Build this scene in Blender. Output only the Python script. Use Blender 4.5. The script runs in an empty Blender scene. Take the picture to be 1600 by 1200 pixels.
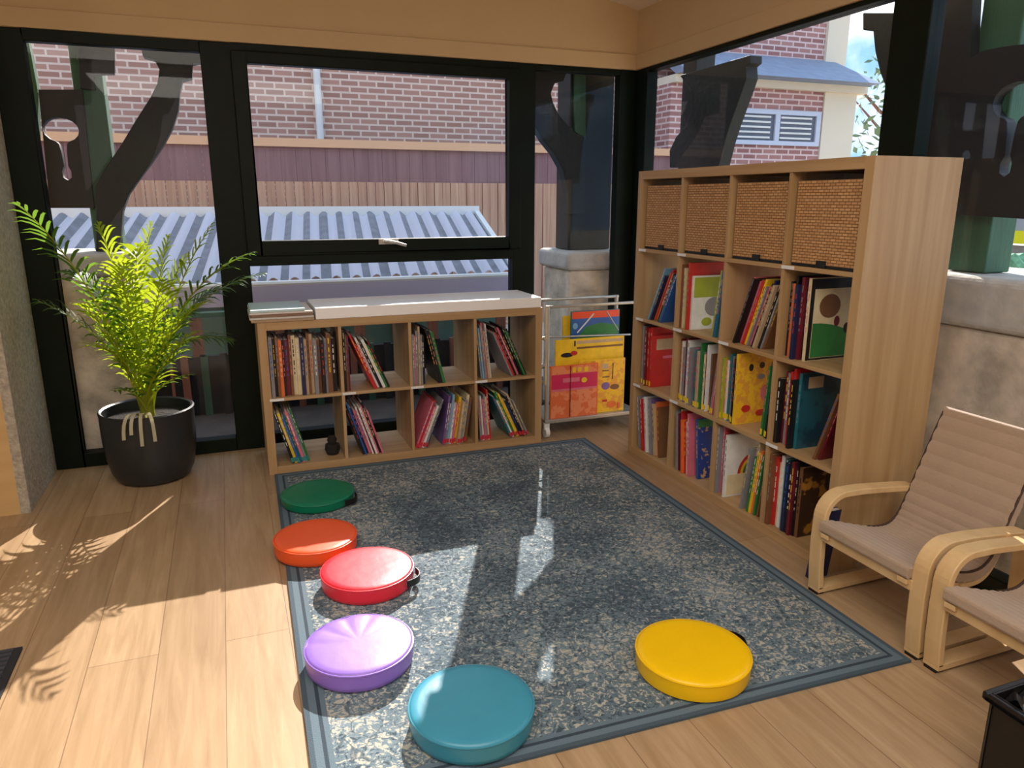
import bpy, bmesh, math, random
from mathutils import Vector, Matrix, noise
S = bpy.context.scene
COL = S.collection

# ---------------------------------------------------------------- camera
CAM = Vector((-2.3645, -4.1146, 1.332))
FPX, YAW, PITCH = 1151.34, 0.3657, 0.2448
FWD = Vector((math.sin(YAW)*math.cos(PITCH), math.cos(YAW)*math.cos(PITCH), -math.sin(PITCH)))
RGT = Vector((math.cos(YAW), -math.sin(YAW), 0))
UPV = RGT.cross(FWD)
cam_data = bpy.data.cameras.new('camera')
cam_data.sensor_width = 36.0
cam_data.lens = 36.0*FPX/1600.0
cam_data.clip_start = 0.05
cam_data.clip_end = 300
cam = bpy.data.objects.new('camera', cam_data)
COL.objects.link(cam)
M = Matrix.Identity(4)
for i in range(3):
    M[i][0] = RGT[i]; M[i][1] = UPV[i]; M[i][2] = -FWD[i]; M[i][3] = CAM[i]
cam.matrix_world = M
S.camera = cam

# ---------------------------------------------------------------- colour management
S.view_settings.view_transform = 'Standard'
S.view_settings.look = 'None'
S.view_settings.exposure = 0.0
S.view_settings.gamma = 1.0
S.view_settings.use_curve_mapping = False

# ---------------------------------------------------------------- world: blue sky with white cloud
W = bpy.data.worlds.new('sky'); S.world = W; W.use_nodes = True
nt = W.node_tree; nt.nodes.clear()
wo = nt.nodes.new('ShaderNodeOutputWorld'); bg = nt.nodes.new('ShaderNodeBackground')
tc = nt.nodes.new('ShaderNodeTexCoord'); nz = nt.nodes.new('ShaderNodeTexNoise'); cr = nt.nodes.new('ShaderNodeValToRGB')
nz.inputs['Scale'].default_value = 5.0; nz.inputs['Detail'].default_value = 6
cr.color_ramp.elements[0].position = 0.50; cr.color_ramp.elements[0].color = (0.20, 0.38, 0.60, 1)
cr.color_ramp.elements[1].position = 0.64; cr.color_ramp.elements[1].color = (1.0, 1.0, 1.0, 1)
nt.links.new(tc.outputs['Generated'], nz.inputs['Vector']); nt.links.new(nz.outputs['Fac'], cr.inputs['Fac'])
nt.links.new(cr.outputs['Color'], bg.inputs['Color']); bg.inputs['Strength'].default_value = 2.3
nt.links.new(bg.outputs['Background'], wo.inputs['Surface'])

# ---------------------------------------------------------------- sun
sd = bpy.data.lights.new('sun', 'SUN'); sd.energy = 10.5; sd.angle = math.radians(0.35); sd.color = (1.0, 0.93, 0.82)
sun = bpy.data.objects.new('sun', sd); COL.objects.link(sun)
SUNDIR = Vector((-0.409, -0.912, -0.67)).normalized()
sun.rotation_euler = SUNDIR.to_track_quat('-Z', 'Y').to_euler()
sun.location = (4, 8, 8)

# ---------------------------------------------------------------- added interior fill (soft unseen area lights, no fittings)
def area(name, loc, size, energy, color, target):
    d = bpy.data.lights.new(name, 'AREA'); d.shape = 'RECTANGLE'; d.size = size[0]; d.size_y = size[1]
    d.energy = energy; d.color = color
    o = bpy.data.objects.new(name, d); COL.objects.link(o); o.location = loc
    o.rotation_euler = (Vector(target)-Vector(loc)).to_track_quat('-Z', 'Y').to_euler()
    return o
area('added_fill_light', (-2.6, -3.6, 2.66), (2.6, 1.6), 62, (1.0, 0.94, 0.85), (-2.6, -3.55, 0))
area('added_fill_light', (-2.2, -6.0, 2.62), (2.8, 1.4), 80, (1.0, 0.94, 0.85), (-2.2, -5.9, 0))

# ================================================================= helpers
def at(x, y, ax, v):
    """photo ray (x,y) met with the plane axis=v"""
    d = RGT*((x-800)/FPX) - UPV*((y-600)/FPX) + FWD
    t = (v-CAM[ax])/d[ax]
    return CAM + d*t

def link(o, parent=None):
    COL.objects.link(o)
    if parent: o.parent = parent
    return o

def tag(o, label=None, cat=None, group=None, kind=None):
    if label: o['label'] = label
    if cat: o['category'] = cat
    if group: o['group'] = group
    if kind: o['kind'] = kind
    return o

def thing(name, label=None, cat=None, loc=(0, 0, 0), rz=0, group=None, kind=None):
    o = bpy.data.objects.new(name, None); link(o); o.empty_display_size = 0.1
    o.location = loc; o.rotation_euler = (0, 0, rz)
    return tag(o, label, cat, group, kind)

class MB:
    """collects simple solids into one mesh"""
    def __init__(s): s.bm = bmesh.new(); s.mi = 0
    def _f(s, vs):
        try:
            f = s.bm.faces.new(vs); f.material_index = s.mi; return f
        except ValueError: return None
    def box(s, a, b, mat=None):
        x0, y0, z0 = a; x1, y1, z1 = b
        vs = [s.bm.verts.new(Vector(p) if mat is None else mat @ Vector(p)) for p in
              ((x0,y0,z0),(x1,y0,z0),(x1,y1,z0),(x0,y1,z0),(x0,y0,z1),(x1,y0,z1),(x1,y1,z1),(x0,y1,z1))]
        for q in ((0,3,2,1),(4,5,6,7),(0,1,5,4),(1,2,6,5),(2,3,7,6),(3,0,4,7)): s._f([vs[i] for i in q])
        return s
    def tube(s, pts, r, n=8, caps=True):
        pts = [Vector(p) for p in pts]; rings = []
        for i, p in enumerate(pts):
            t = (pts[min(i+1, len(pts)-1)]-pts[max(i-1, 0)]).normalized()
            u = t.orthogonal().normalized() if i == 0 else (pu - t*pu.dot(t)).normalized()
            pu = u; v = t.cross(u); rr = r[i] if isinstance(r, (list, tuple)) else r
            rings.append([s.bm.verts.new(p+(u*math.cos(k*2*math.pi/n)+v*math.sin(k*2*math.pi/n))*rr) for k in range(n)])
        for a, b in zip(rings, rings[1:]):
            for k in range(n): s._f([a[k], a[(k+1) % n], b[(k+1) % n], b[k]])
        if caps: s._f(rings[0][::-1]); s._f(rings[-1])
        return s
    def lathe(s, prof, n=48, c=(0, 0, 0)):
        rings = []
        for r, z in prof:
            if r < 1e-5: rings.append([s.bm.verts.new((c[0], c[1], c[2]+z))])
            else: rings.append([s.bm.verts.new((c[0]+r*math.cos(k*2*math.pi/n), c[1]+r*math.sin(k*2*math.pi/n), c[2]+z)) for k in range(n)])
        for a, b in zip(rings, rings[1:]):
            for k in range(n):
                k2 = (k+1) % n
                if len(a) == 1 and len(b) == 1: continue
                if len(a) == 1: s._f([a[0], b[k2], b[k]])
                elif len(b) == 1: s._f([a[k], a[k2], b[0]])
                else: s._f([a[k], a[k2], b[k2], b[k]])
        return s
    def prism(s, poly, fn, d0, d1):
        """extrude polygon [(a,b)] ; fn(a,b,d)->xyz"""
        f0 = [s.bm.verts.new(fn(a, b, d0)) for a, b in poly]; f1 = [s.bm.verts.new(fn(a, b, d1)) for a, b in poly]
        n = len(poly)
        for i in range(n): s._f([f0[i], f0[(i+1) % n], f1[(i+1) % n], f1[i]])
        s._f(f0[::-1]); s._f(f1)
        return s
    def ribbon(s, pts, w, t, axis):
        """a flat bent strip: pts centreline, w along `axis`, thickness t perpendicular"""
        pts = [Vector(p) for p in pts]; axis = Vector(axis).normalized(); rings = []
        for i, p in enumerate(pts):
            tg = (pts[min(i+1, len(pts)-1)]-pts[max(i-1, 0)]).normalized(); nn = tg.cross(axis).normalized()
            tt = t[i] if isinstance(t, (list, tuple)) else t
            rings.append([s.bm.verts.new(p+axis*w/2*a+nn*tt/2*b) for a, b in ((-1,-1),(1,-1),(1,1),(-1,1))])
        for a, b in zip(rings, rings[1:]):
            for k in range(4): s._f([a[k], a[(k+1) % 4], b[(k+1) % 4], b[k]])
        s._f(rings[0][::-1]); s._f(rings[-1])
        return s
    def build(s, name, mats, parent=None, smooth=False, bevel=0, seg=2):
        bmesh.ops.remove_doubles(s.bm, verts=s.bm.verts, dist=1e-6)
        bmesh.ops.recalc_face_normals(s.bm, faces=s.bm.faces)
        me = bpy.data.meshes.new(name); s.bm.to_mesh(me); s.bm.free()
        for m in (mats if isinstance(mats, (list, tuple)) else [mats]): me.materials.append(m)
        if smooth:
            for p in me.polygons: p.use_smooth = True
        o = bpy.data.objects.new(name, me); link(o, parent)
        if bevel:
            b = o.modifiers.new('bevel', 'BEVEL'); b.width = bevel; b.segments = seg; b.limit_method = 'ANGLE'; b.angle_limit = 0.7
        if smooth:
            try:
                me.set_sharp_from_angle(angle=0.7)
            except Exception: pass
        return o

def one(name, a, b, m, parent=None, bevel=0): return MB().box(a, b).build(name, m, parent, bevel=bevel)

# ---------------------------------------------------------------- materials
def srgb(c):
    f = lambda v: (v/255/12.92) if v/255 <= 0.04045 else ((v/255+0.055)/1.055)**2.4
    return (f(c[0]), f(c[1]), f(c[2]), 1)

def mat(name, c, rough=0.6, metal=0, spec=0.5, var=0, scale=6, bump=0, bscale=60, stretch=(1, 1, 1), trans=0, sheen=0):
    m = bpy.data.materials.new(name); m.use_nodes = True; nt = m.node_tree; b = nt.nodes['Principled BSDF']
    b.inputs['Base Color'].default_value = srgb(c); b.inputs['Roughness'].default_value = rough; b.inputs['Metallic'].default_value = metal
    b.inputs['Specular IOR Level'].default_value = spec
    if trans: b.inputs['Transmission Weight'].default_value = trans
    if sheen: b.inputs['Sheen Weight'].default_value = sheen
    if var or bump:
        tc = nt.nodes.new('ShaderNodeTexCoord'); mp = nt.nodes.new('ShaderNodeMapping'); mp.inputs['Scale'].default_value = stretch
        nt.links.new(tc.outputs['Object'], mp.inputs['Vector'])
    if var:
        n = nt.nodes.new('ShaderNodeTexNoise'); n.inputs['Scale'].default_value = scale; n.inputs['Detail'].default_value = 6
        nt.links.new(mp.outputs['Vector'], n.inputs['Vector'])
        r = nt.nodes.new('ShaderNodeValToRGB'); r.color_ramp.elements[0].position = 0.32; r.color_ramp.elements[1].position = 0.68
        c0 = srgb(c); r.color_ramp.elements[0].color = tuple(v*(1-var) for v in c0[:3])+(1,); r.color_ramp.elements[1].color = tuple(min(1, v*(1+var)) for v in c0[:3])+(1,)
        nt.links.new(n.outputs['Fac'], r.inputs['Fac']); nt.links.new(r.outputs['Color'], b.inputs['Base Color'])
    if bump:
        n2 = nt.nodes.new('ShaderNodeTexNoise'); n2.inputs['Scale'].default_value = bscale; n2.inputs['Detail'].default_value = 4
        nt.links.new(mp.outputs['Vector'], n2.inputs['Vector'])
        bp = nt.nodes.new('ShaderNodeBump'); bp.inputs['Strength'].default_value = bump; bp.inputs['Distance'].default_value = 0.01
        nt.links.new(n2.outputs['Fac'], bp.inputs['Height']); nt.links.new(bp.outputs['Normal'], b.inputs['Normal'])
    return m

def wood(name, c, dark, axis='Z', scale=1.0, rough=0.5, contrast=1.0):
    """streaky timber, grain along axis"""
    m = bpy.data.materials.new(name); m.use_nodes = True; nt = m.node_tree; b = nt.nodes['Principled BSDF']
    tc = nt.nodes.new('ShaderNodeTexCoord'); mp = nt.nodes.new('ShaderNodeMapping')
    s = {'X': (0.6, 14, 14), 'Y': (14, 0.6, 14), 'Z': (14, 14, 0.6)}[axis]
    mp.inputs['Scale'].default_value = tuple(v*scale for v in s)
    nt.links.new(tc.outputs['Object'], mp.inputs['Vector'])
    n = nt.nodes.new('ShaderNodeTexNoise'); n.inputs['Scale'].default_value = 1.6; n.inputs['Detail'].default_value = 7; n.inputs['Roughness'].default_value = 0.62
    nt.links.new(mp.outputs['Vector'], n.inputs['Vector'])
    r = nt.nodes.new('ShaderNodeValToRGB'); r.color_ramp.elements[0].position = 0.5-0.2/contrast; r.color_ramp.elements[1].position = 0.5+0.2/contrast
    r.color_ramp.elements[0].color = srgb(dark); r.color_ramp.elements[1].color = srgb(c)
    nt.links.new(n.outputs['Fac'], r.inputs['Fac']); nt.links.new(r.outputs['Color'], b.inputs['Base Color'])
    b.inputs['Roughness'].default_value = rough
    bp = nt.nodes.new('ShaderNodeBump'); bp.inputs['Strength'].default_value = 0.12; bp.inputs['Distance'].default_value = 0.003
    nt.links.new(n.outputs['Fac'], bp.inputs['Height']); nt.links.new(bp.outputs['Normal'], b.inputs['Normal'])
    return m

M_frame = mat('green_black_frame_paint', (7, 19, 9), 0.5, spec=0.2, var=0.25, scale=8)
M_post = mat('dark_green_timber_paint', (13, 25, 22), 0.6, var=0.35, scale=5, bump=0.2, bscale=30)
M_postg = mat('mid_green_timber_paint', (48, 92, 66), 0.6, var=0.2, scale=4, bump=0.2, bscale=30, stretch=(3, 3, .4))
M_panel = mat('black_green_board_paint', (15, 17, 15), 0.55, var=0.3, scale=6)
M_oak = wood('oak_effect_board', (190, 158, 114), (166, 130, 86), 'Z', 1.0)
M_oakx = wood('oak_effect_board_horizontal', (190, 158, 114), (166, 130, 86), 'X', 1.0)
M_oaky = wood('oak_effect_board_along_y', (190, 158, 114), (166, 130, 86), 'Y', 1.0)
M_birch = wood('pale_birch_plywood', (222, 190, 142), (204, 168, 116), 'Z', 0.6, 0.4)
M_wall = mat('warm_tan_wall_paint', (206, 178, 136), 0.8, var=0.03, scale=3, bump=0.05, bscale=200)
M_ceil = mat('pale_ceiling_paint', (226, 212, 192), 0.85)
M_white = mat('white_paint', (225, 225, 222), 0.5)
M_paper = mat('paper_pages', (225, 218, 200), 0.8, var=0.12, scale=40, stretch=(1, 1, 40))
M_metal = mat('pale_grey_wire', (190, 188, 180), 0.35, 0.6)
M_black = mat('black_plastic', (18, 18, 19), 0.35)
M_label = mat('white_label_tape', (232, 232, 230), 0.5)

def floor_mat():
    m = bpy.data.materials.new('oak_floor_boards'); m.use_nodes = True; nt = m.node_tree; b = nt.nodes['Principled BSDF']
    tc = nt.nodes.new('ShaderNodeTexCoord')
    sep = nt.nodes.new('ShaderNodeSeparateXYZ'); nt.links.new(tc.outputs['Object'], sep.inputs[0])
    cmb = nt.nodes.new('ShaderNodeCombineXYZ'); nt.links.new(sep.outputs['Y'], cmb.inputs['X']); nt.links.new(sep.outputs['X'], cmb.inputs['Y'])
    br = nt.nodes.new('ShaderNodeTexBrick'); br.inputs['Scale'].default_value = 1.0
    br.inputs['Brick Width'].default_value = 1.9; br.inputs['Row Height'].default_value = 0.19; br.inputs['Mortar Size'].default_value = 0.0016
    br.offset = 0.37; br.inputs['Mortar Smooth'].default_value = 0.2; br.inputs['Bias'].default_value = 0
    br.inputs['Color1'].default_value = srgb((186, 158, 124)); br.inputs['Color2'].default_value = srgb((168, 140, 108)); br.inputs['Mortar'].default_value = srgb((136, 110, 84))
    nt.links.new(cmb.outputs[0], br.inputs['Vector'])
    mp = nt.nodes.new('ShaderNodeMapping'); mp.inputs['Scale'].default_value = (16, 1.1, 1); nt.links.new(tc.outputs['Object'], mp.inputs['Vector'])
    n = nt.nodes.new('ShaderNodeTexNoise'); n.inputs['Scale'].default_value = 1.8; n.inputs['Detail'].default_value = 8; n.inputs['Roughness'].default_value = 0.65
    n.inputs['Distortion'].default_value = 0.6
    nt.links.new(mp.outputs['Vector'], n.inputs['Vector'])
    r = nt.nodes.new('ShaderNodeValToRGB'); r.color_ramp.elements[0].position = 0.3; r.color_ramp.elements[1].position = 0.7
    r.color_ramp.elements[0].color = (0.74, 0.68, 0.60, 1); r.color_ramp.elements[1].color = (1.08, 1.08, 1.08, 1)
    nt.links.new(n.outputs['Fac'], r.inputs['Fac'])
    mx = nt.nodes.new('ShaderNodeMix'); mx.data_type = 'RGBA'; mx.blend_type = 'MULTIPLY'; mx.inputs['Factor'].default_value = 1.0
    nt.links.new(br.outputs['Color'], mx.inputs['A']); nt.links.new(r.outputs['Color'], mx.inputs['B'])
    nt.links.new(mx.outputs['Result'], b.inputs['Base Color'])
    b.inputs['Roughness'].default_value = 0.38
    bp = nt.nodes.new('ShaderNodeBump'); bp.inputs['Strength'].default_value = 0.1; bp.inputs['Distance'].default_value = 0.003
    nt.links.new(n.outputs['Fac'], bp.inputs['Height']); nt.links.new(bp.outputs['Normal'], b.inputs['Normal'])
    return m

def brick_mat(name, c1, c2, mortar, plane='XZ', w=0.23, h=0.076, mort=0.012):
    m = bpy.data.materials.new(name); m.use_nodes = True; nt = m.node_tree; b = nt.nodes['Principled BSDF']
    tc = nt.nodes.new('ShaderNodeTexCoord'); sep = nt.nodes.new('ShaderNodeSeparateXYZ'); nt.links.new(tc.outputs['Object'], sep.inputs[0])
    add = nt.nodes.new('ShaderNodeMath'); add.operation = 'ADD'; nt.links.new(sep.outputs['X'], add.inputs[0]); nt.links.new(sep.outputs['Y'], add.inputs[1])
    cmb = nt.nodes.new('ShaderNodeCombineXYZ'); nt.links.new(add.outputs[0], cmb.inputs['X']); nt.links.new(sep.outputs['Z'], cmb.inputs['Y'])
    br = nt.nodes.new('ShaderNodeTexBrick'); br.inputs['Scale'].default_value = 1.0
    br.inputs['Brick Width'].default_value = w; br.inputs['Row Height'].default_value = h; br.inputs['Mortar Size'].default_value = mort
    br.inputs['Color1'].default_value = srgb(c1); br.inputs['Color2'].default_value = srgb(c2); br.inputs['Mortar'].default_value = srgb(mortar)
    nt.links.new(cmb.outputs[0], br.inputs['Vector']); nt.links.new(br.outputs['Color'], b.inputs['Base Color'])
    b.inputs['Roughness'].default_value = 0.9
    return m

def glass_mat():
    m = bpy.data.materials.new('window_glass'); m.use_nodes = True; nt = m.node_tree; nt.nodes.clear()
    out = nt.nodes.new('ShaderNodeOutputMaterial'); tr = nt.nodes.new('ShaderNodeBsdfTransparent'); gl = nt.nodes.new('ShaderNodeBsdfGlossy')
    tl = nt.nodes.new('ShaderNodeBsdfTranslucent'); fr = nt.nodes.new('ShaderNodeFresnel'); m1 = nt.nodes.new('ShaderNodeMixShader'); m2 = nt.nodes.new('ShaderNodeMixShader')
    tr.inputs['Color'].default_value = (0.97, 0.97, 0.99, 1); gl.inputs['Roughness'].default_value = 0.02
    tl.inputs['Color'].default_value = (0.93, 0.90, 1.0, 1)
    fr.inputs['IOR'].default_value = 1.33
    m2.inputs['Fac'].default_value = 0.003
    nt.links.new(tr.outputs[0], m2.inputs[1]); nt.links.new(tl.outputs[0], m2.inputs[2])
    geo = nt.nodes.new('ShaderNodeNewGeometry'); sb_ = nt.nodes.new('ShaderNodeMath'); sb_.operation = 'SUBTRACT'; sb_.inputs[0].default_value = 1.0
    mu = nt.nodes.new('ShaderNodeMath'); mu.operation = 'MULTIPLY'
    nt.links.new(geo.outputs['Backfacing'], sb_.inputs[1]); nt.links.new(sb_.outputs[0], mu.inputs[0]); nt.links.new(fr.outputs[0], mu.inputs[1]); nt.links.new(mu.outputs[0], m1.inputs['Fac']); nt.links.new(m2.outputs[0], m1.inputs[1]); nt.links.new(gl.outputs[0], m1.inputs[2])
    nt.links.new(m1.outputs[0], out.inputs['Surface'])
    return m
M_glass = glass_mat()

# ================================================================= setting: room shell
HB = 2.076      # underside of the bulkheads
M_floor = floor_mat()
tag(one('floor', (-6.2, -8.0, -0.12), (0.10, 0.10, 0.0), M_floor), kind='structure')

# sloping ceiling, rising to the left
def ceil_z(x): return 2.40 - 0.21*x
mb = MB(); t = 0.12
mb.prism([(0.12, ceil_z(0.12)), (-6.3, ceil_z(-6.3)), (-6.3, ceil_z(-6.3)+t), (0.12, ceil_z(0.12)+t)], lambda a, b, d: (a, d, b), -8.1, 0.14)
tag(mb.build('ceiling', M_ceil), kind='structure')
# wall over the back windows, its underside at HB
mb = MB(); mb.prism([(0.12, HB), (-6.2, HB), (-6.2, ceil_z(-6.2)), (0.12, ceil_z(0.12))], lambda a, b, d: (a, d, b), 0.0, 0.14)
tag(mb.build('wall_back', M_wall), kind='structure')
tag(one('wall_right', (0.0, -3.62, HB), (0.12, -0.001, 2.40), M_wall), kind='structure')
tag(one('trim_1', (-3.3, -0.010, HB+0.001), (-0.004, -0.0005, HB+0.085), M_wall, bevel=0.004), kind='structure')
tag(one('trim_2', (-0.010, -3.6, HB+0.001), (-0.0005, -0.012, HB+0.085), M_wall, bevel=0.004), kind='structure')
# right wall beyond the glazing, rear and left walls behind the camera (with openings for daylight)
tag(one('wall_right_rear', (0.0, -8.0, 0), (0.12, -3.62, 2.40), M_wall), kind='structure')
mb = MB(); mb.box((-6.2, -8.1, 0), (-5.2, -8.0, 3.7)); mb.box((-5.2, -8.1, 2.3), (0.1, -8.0, 3.7)); mb.box((-1.2, -8.1, 0), (0.1, -8.0, 2.3))
mb.box((-5.2, -8.1, 0), (-1.2, -8.0, 2.3))
tag(mb.build('wall_rear', M_wall), kind='structure')
mb = MB(); mb.box((-6.2, -8.0, 0), (-6.1, -5.6, 3.7)); mb.box((-6.2, -5.6, 2.4), (-6.1, -1.6, 3.7)); mb.box((-6.2, -5.6, 0), (-6.1, -1.6, 0.9)); mb.box((-6.2, -3.4, 0.9), (-6.1, -1.6, 2.4)); mb.box((-6.2, -1.6, 0), (-6.1, -0.557, 3.7))
tag(mb.build('wall_left_side', M_wall), kind='structure')

# left wall stub: timber-toned face towards the room, roughcast reveal towards the window
M_stub = wood('tan_wall_face', (214, 178, 122), (200, 160, 104), 'X', 0.5, 0.7)
M_rough = mat('grey_roughcast', (176, 166, 148), 0.95, var=0.22, scale=55, bump=1.0, bscale=70)
mb = MB(); mb.box((-6.1, -0.557, 0), (-3.30, -0.1, 3.2)); tag(mb.build('wall_left', M_stub), kind='structure')
mb = MB(); mb.box((-3.30, -0.557, 0), (-3.262, 0.02, 2.074)); tag(mb.build('wall_left_reveal', M_rough), kind='structure')
tag(one('wall_left_end', (-6.1, -0.1, 0), (-3.30, 0.0, 3.2), M_stub), kind='structure')

# ---------------------------------------------------------------- windows
def frame_bar(mb, x0, x1, z0, z1, y0=0.0, y1=0.07): mb.box((x0, y0, z0), (x1, y1, z1))
# left bay
w = thing('window_1', kind='structure')
mb = MB(); frame_bar(mb, -3.262, -3.135, 0, HB); frame_bar(mb, -3.135, -2.40, 1.985+0.04, HB); frame_bar(mb, -3.135, -2.40, 0, 0.075)
mb.build('frame', M_frame, w, bevel=0.004)
one('glass', (-3.135, 0.03, 0.075), (-2.40, 0.036, 2.025), M_glass, w)
# middle bay: fixed light below, awning sash above
w = thing('window_2', kind='structure')
mb = MB(); frame_bar(mb, -2.40, -2.255, 0, HB); frame_bar(mb, -2.255, -0.785, 2.03, HB); frame_bar(mb, -2.255, -0.785, 0, 0.075); frame_bar(mb, -2.255, -0.785, 0.995, 1.06)
frame_bar(mb, -0.785, -0.645, 0, HB)
mb.build('frame', M_frame, w, bevel=0.004)
mb = MB(); y0, y1 = -0.018, 0.045
mb.box((-2.262, y0, 1.055), (-2.19, y1, 2.04)); mb.box((-0.81, y0, 1.055), (-0.74, y1, 2.04)); mb.box((-2.19, y0, 1.985), (-0.81, y1, 2.04)); mb.box((-2.19, y0, 1.055), (-0.81, y1, 1.125))
mb.build('sash', M_frame, w, bevel=0.005)
one('glass', (-2.19, 0.012, 1.125), (-0.81, 0.018, 1.985), M_glass, w)
one('glass', (-2.255, 0.03, 0.075), (-0.785, 0.036, 0.995), M_glass, w)
h = MB(); h.box((-1.58, -0.03, 1.095), (-1.47, -0.016, 1.125)); h.box((-1.545, -0.05, 1.10), (-1.515, -0.03, 1.12)); h.tube([(-1.555, -0.055, 1.115), (-1.49, -0.06, 1.105), (-1.435, -0.058, 1.088)], 0.009, 8)
h.build('handle', M_metal, w, bevel=0.002)
# right bay
w = thing('window_3', kind='structure')
mb = MB(); frame_bar(mb, -0.645, -0.105, 2.045, HB); frame_bar(mb, -0.645, -0.105, 0, 0.075)
mb.build('frame', M_frame, w, bevel=0.004)
one('glass', (-0.645, 0.03, 0.075), (-0.105, 0.036, 2.045), M_glass, w)
# corner post
tag(MB().box((-0.105, -0.002, 0), (0.1, 0.07, HB)).box((0.0, -0.13, 0), (0.07, -0.002, HB)).build('trim_3', M_frame, bevel=0.004), kind='structure')
# right wall panes
w = thing('window_4', kind='structure')
mb = MB(); mb.box((0, -1.86, 2.055), (0.07, -0.13, HB)); mb.box((0, -1.86, 0), (0.07, -0.13, 0.075)); mb.box((0, -2.02, 0), (0.07, -1.86, HB))
mb.build('frame', M_frame, w, bevel=0.004)
one('glass', (0.03, -1.86, 0.075), (0.036, -0.13, 2.055), M_glass, w)
w = thing('window_5', kind='structure')
mb = MB(); mb.box((0, -3.5, 2.055), (0.07, -2.02, HB)); mb.box((0, -3.5, 0), (0.07, -2.02, 0.075)); mb.box((0, -3.62, 0), (0.07, -3.5, HB))
mb.build('frame', M_frame, w, bevel=0.004)
one('glass', (0.03, -3.5, 0.075), (0.036, -2.02, 2.055), M_glass, w)

# ================================================================= outside: old timber verandah
def pxpoly(pts, ax, v, zmin=-9):
    out = []
    for x, y in pts:
        p = at(x, y, ax, v); out.append((p.x if ax == 1 else p.y, max(p.z, zmin)))
    return out
FY = lambda a, b, d: (a, d, b)
FX = lambda a, b, d: (d, a, b)
VY = 0.26     # verandah line beyond the back glazing
VX = 0.40     # verandah line beyond the right glazing
M_stone = mat('weathered_sandstone', (206, 192, 170), 0.95, var=0.35, scale=7, bump=0.8, bscale=25)
M_stone2 = mat('pale_concrete_cap', (190, 186, 176), 0.9, var=0.15, scale=10, bump=0.4, bscale=40)
G_EXT = 'verandah timber outside the windows'

def cut_board(name, outer, hole, fn, d0, d1, material, parent):
    """board with a hole: 2D outline filled between outer and hole loops"""
    cu = bpy.data.curves.new(name, 'CURVE'); cu.dimensions = '2D'; cu.fill_mode = 'BOTH'; cu.extrude = abs(d1-d0)/2
    for loop in ([outer, hole] if hole else [outer]):
        sp = cu.splines.new('POLY'); sp.points.add(len(loop)-1); sp.use_cyclic_u = True
        for i, (a, b) in enumerate(loop): sp.points[i].co = (a, b, 0, 1)
    tmp = bpy.data.objects.new(name, cu); COL.objects.link(tmp)
    dg = bpy.context.evaluated_depsgraph_get(); me = bpy.data.meshes.new_from_object(tmp.evaluated_get(dg))
    bpy.data.objects.remove(tmp)
    mid = (d0+d1)/2
    for v in me.vertices: v.co = Vector(fn(v.co.x, v.co.y, mid+v.co.z))
    me.materials.clear(); me.materials.append(material); me.name = name
    bm = bmesh.new(); bm.from_mesh(me); bmesh.ops.recalc_face_normals(bm, faces=bm.faces); bm.to_mesh(me); bm.free()
    return link(bpy.data.objects.new(name, me), parent)

def spoon(cx, cz, s, mir=1):
    """keyhole cut-out: round bowl over a thin stalk ending in a small knob"""
    pts = []
    for k in range(15):
        a = math.radians(-70 + k*(320/14)); pts.append((cx + mir*0.078*s*math.cos(a), cz + 0.058*s*math.sin(a)))
    # from lower left of the bowl down the stalk
    st = [(-0.018, -0.065), (-0.012, -0.10), (-0.008, -0.17), (-0.020, -0.195), (-0.018, -0.225), (0.0, -0.238), (0.018, -0.225), (0.020, -0.195), (0.010, -0.17), (0.013, -0.10), (0.018, -0.065)]
    pts += [(cx+mir*a*s, cz+b*s) for a, b in st]
    return pts

# --- left assembly behind the palm
post = thing('verandah_post', 'dark green verandah post outside left window, with fretwork board and curved bracket', 'post', (-2.93, VY, 1.075))
def under(o, root):
    o.parent = root; o.matrix_parent_inverse = Matrix.Translation(-root.location); return o
MBu = lambda mb, n, m, root, **k: under(mb.build(n, m, **k), root)
p = MB(); p.box((-2.995, VY, 1.075), (-2.862, VY+0.14, 2.42)); MBu(p, 'post_shaft', M_postg, post, bevel=0.008)
# shoulder blocks beside the head of the post
p = MB(); pol = pxpoly([(122, 40), (127, 139), (150, 141), (146, 118), (180, 118), (180, 40)], 1, VY-0.005)
p.prism([(a, b) for a, b in pol], FY, VY-0.025, VY-0.001); MBu(p, 'head_board', M_panel, post)
hole = pxpoly([(88, 208)], 1, VY)[0]
outer = pxpoly([(60, 140), (128, 140), (147, 325), (78, 325)], 1, VY-0.03)
c = at(97, 204, 1, VY)
o = cut_board('fretwork_board', outer, spoon(c.x, c.z, 1.0), FY, VY-0.03, VY+0.02, M_panel, None); under(o, post)
# second rail piece left of the panel
p = MB(); p.prism(pxpoly([(30, 60), (45, 60), (60, 140), (62, 330), (50, 330), (33, 112)], 1, VY, 1.076), FY, VY-0.02, VY+0.04); MBu(p, 'side_rail', M_postg, post)
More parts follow.
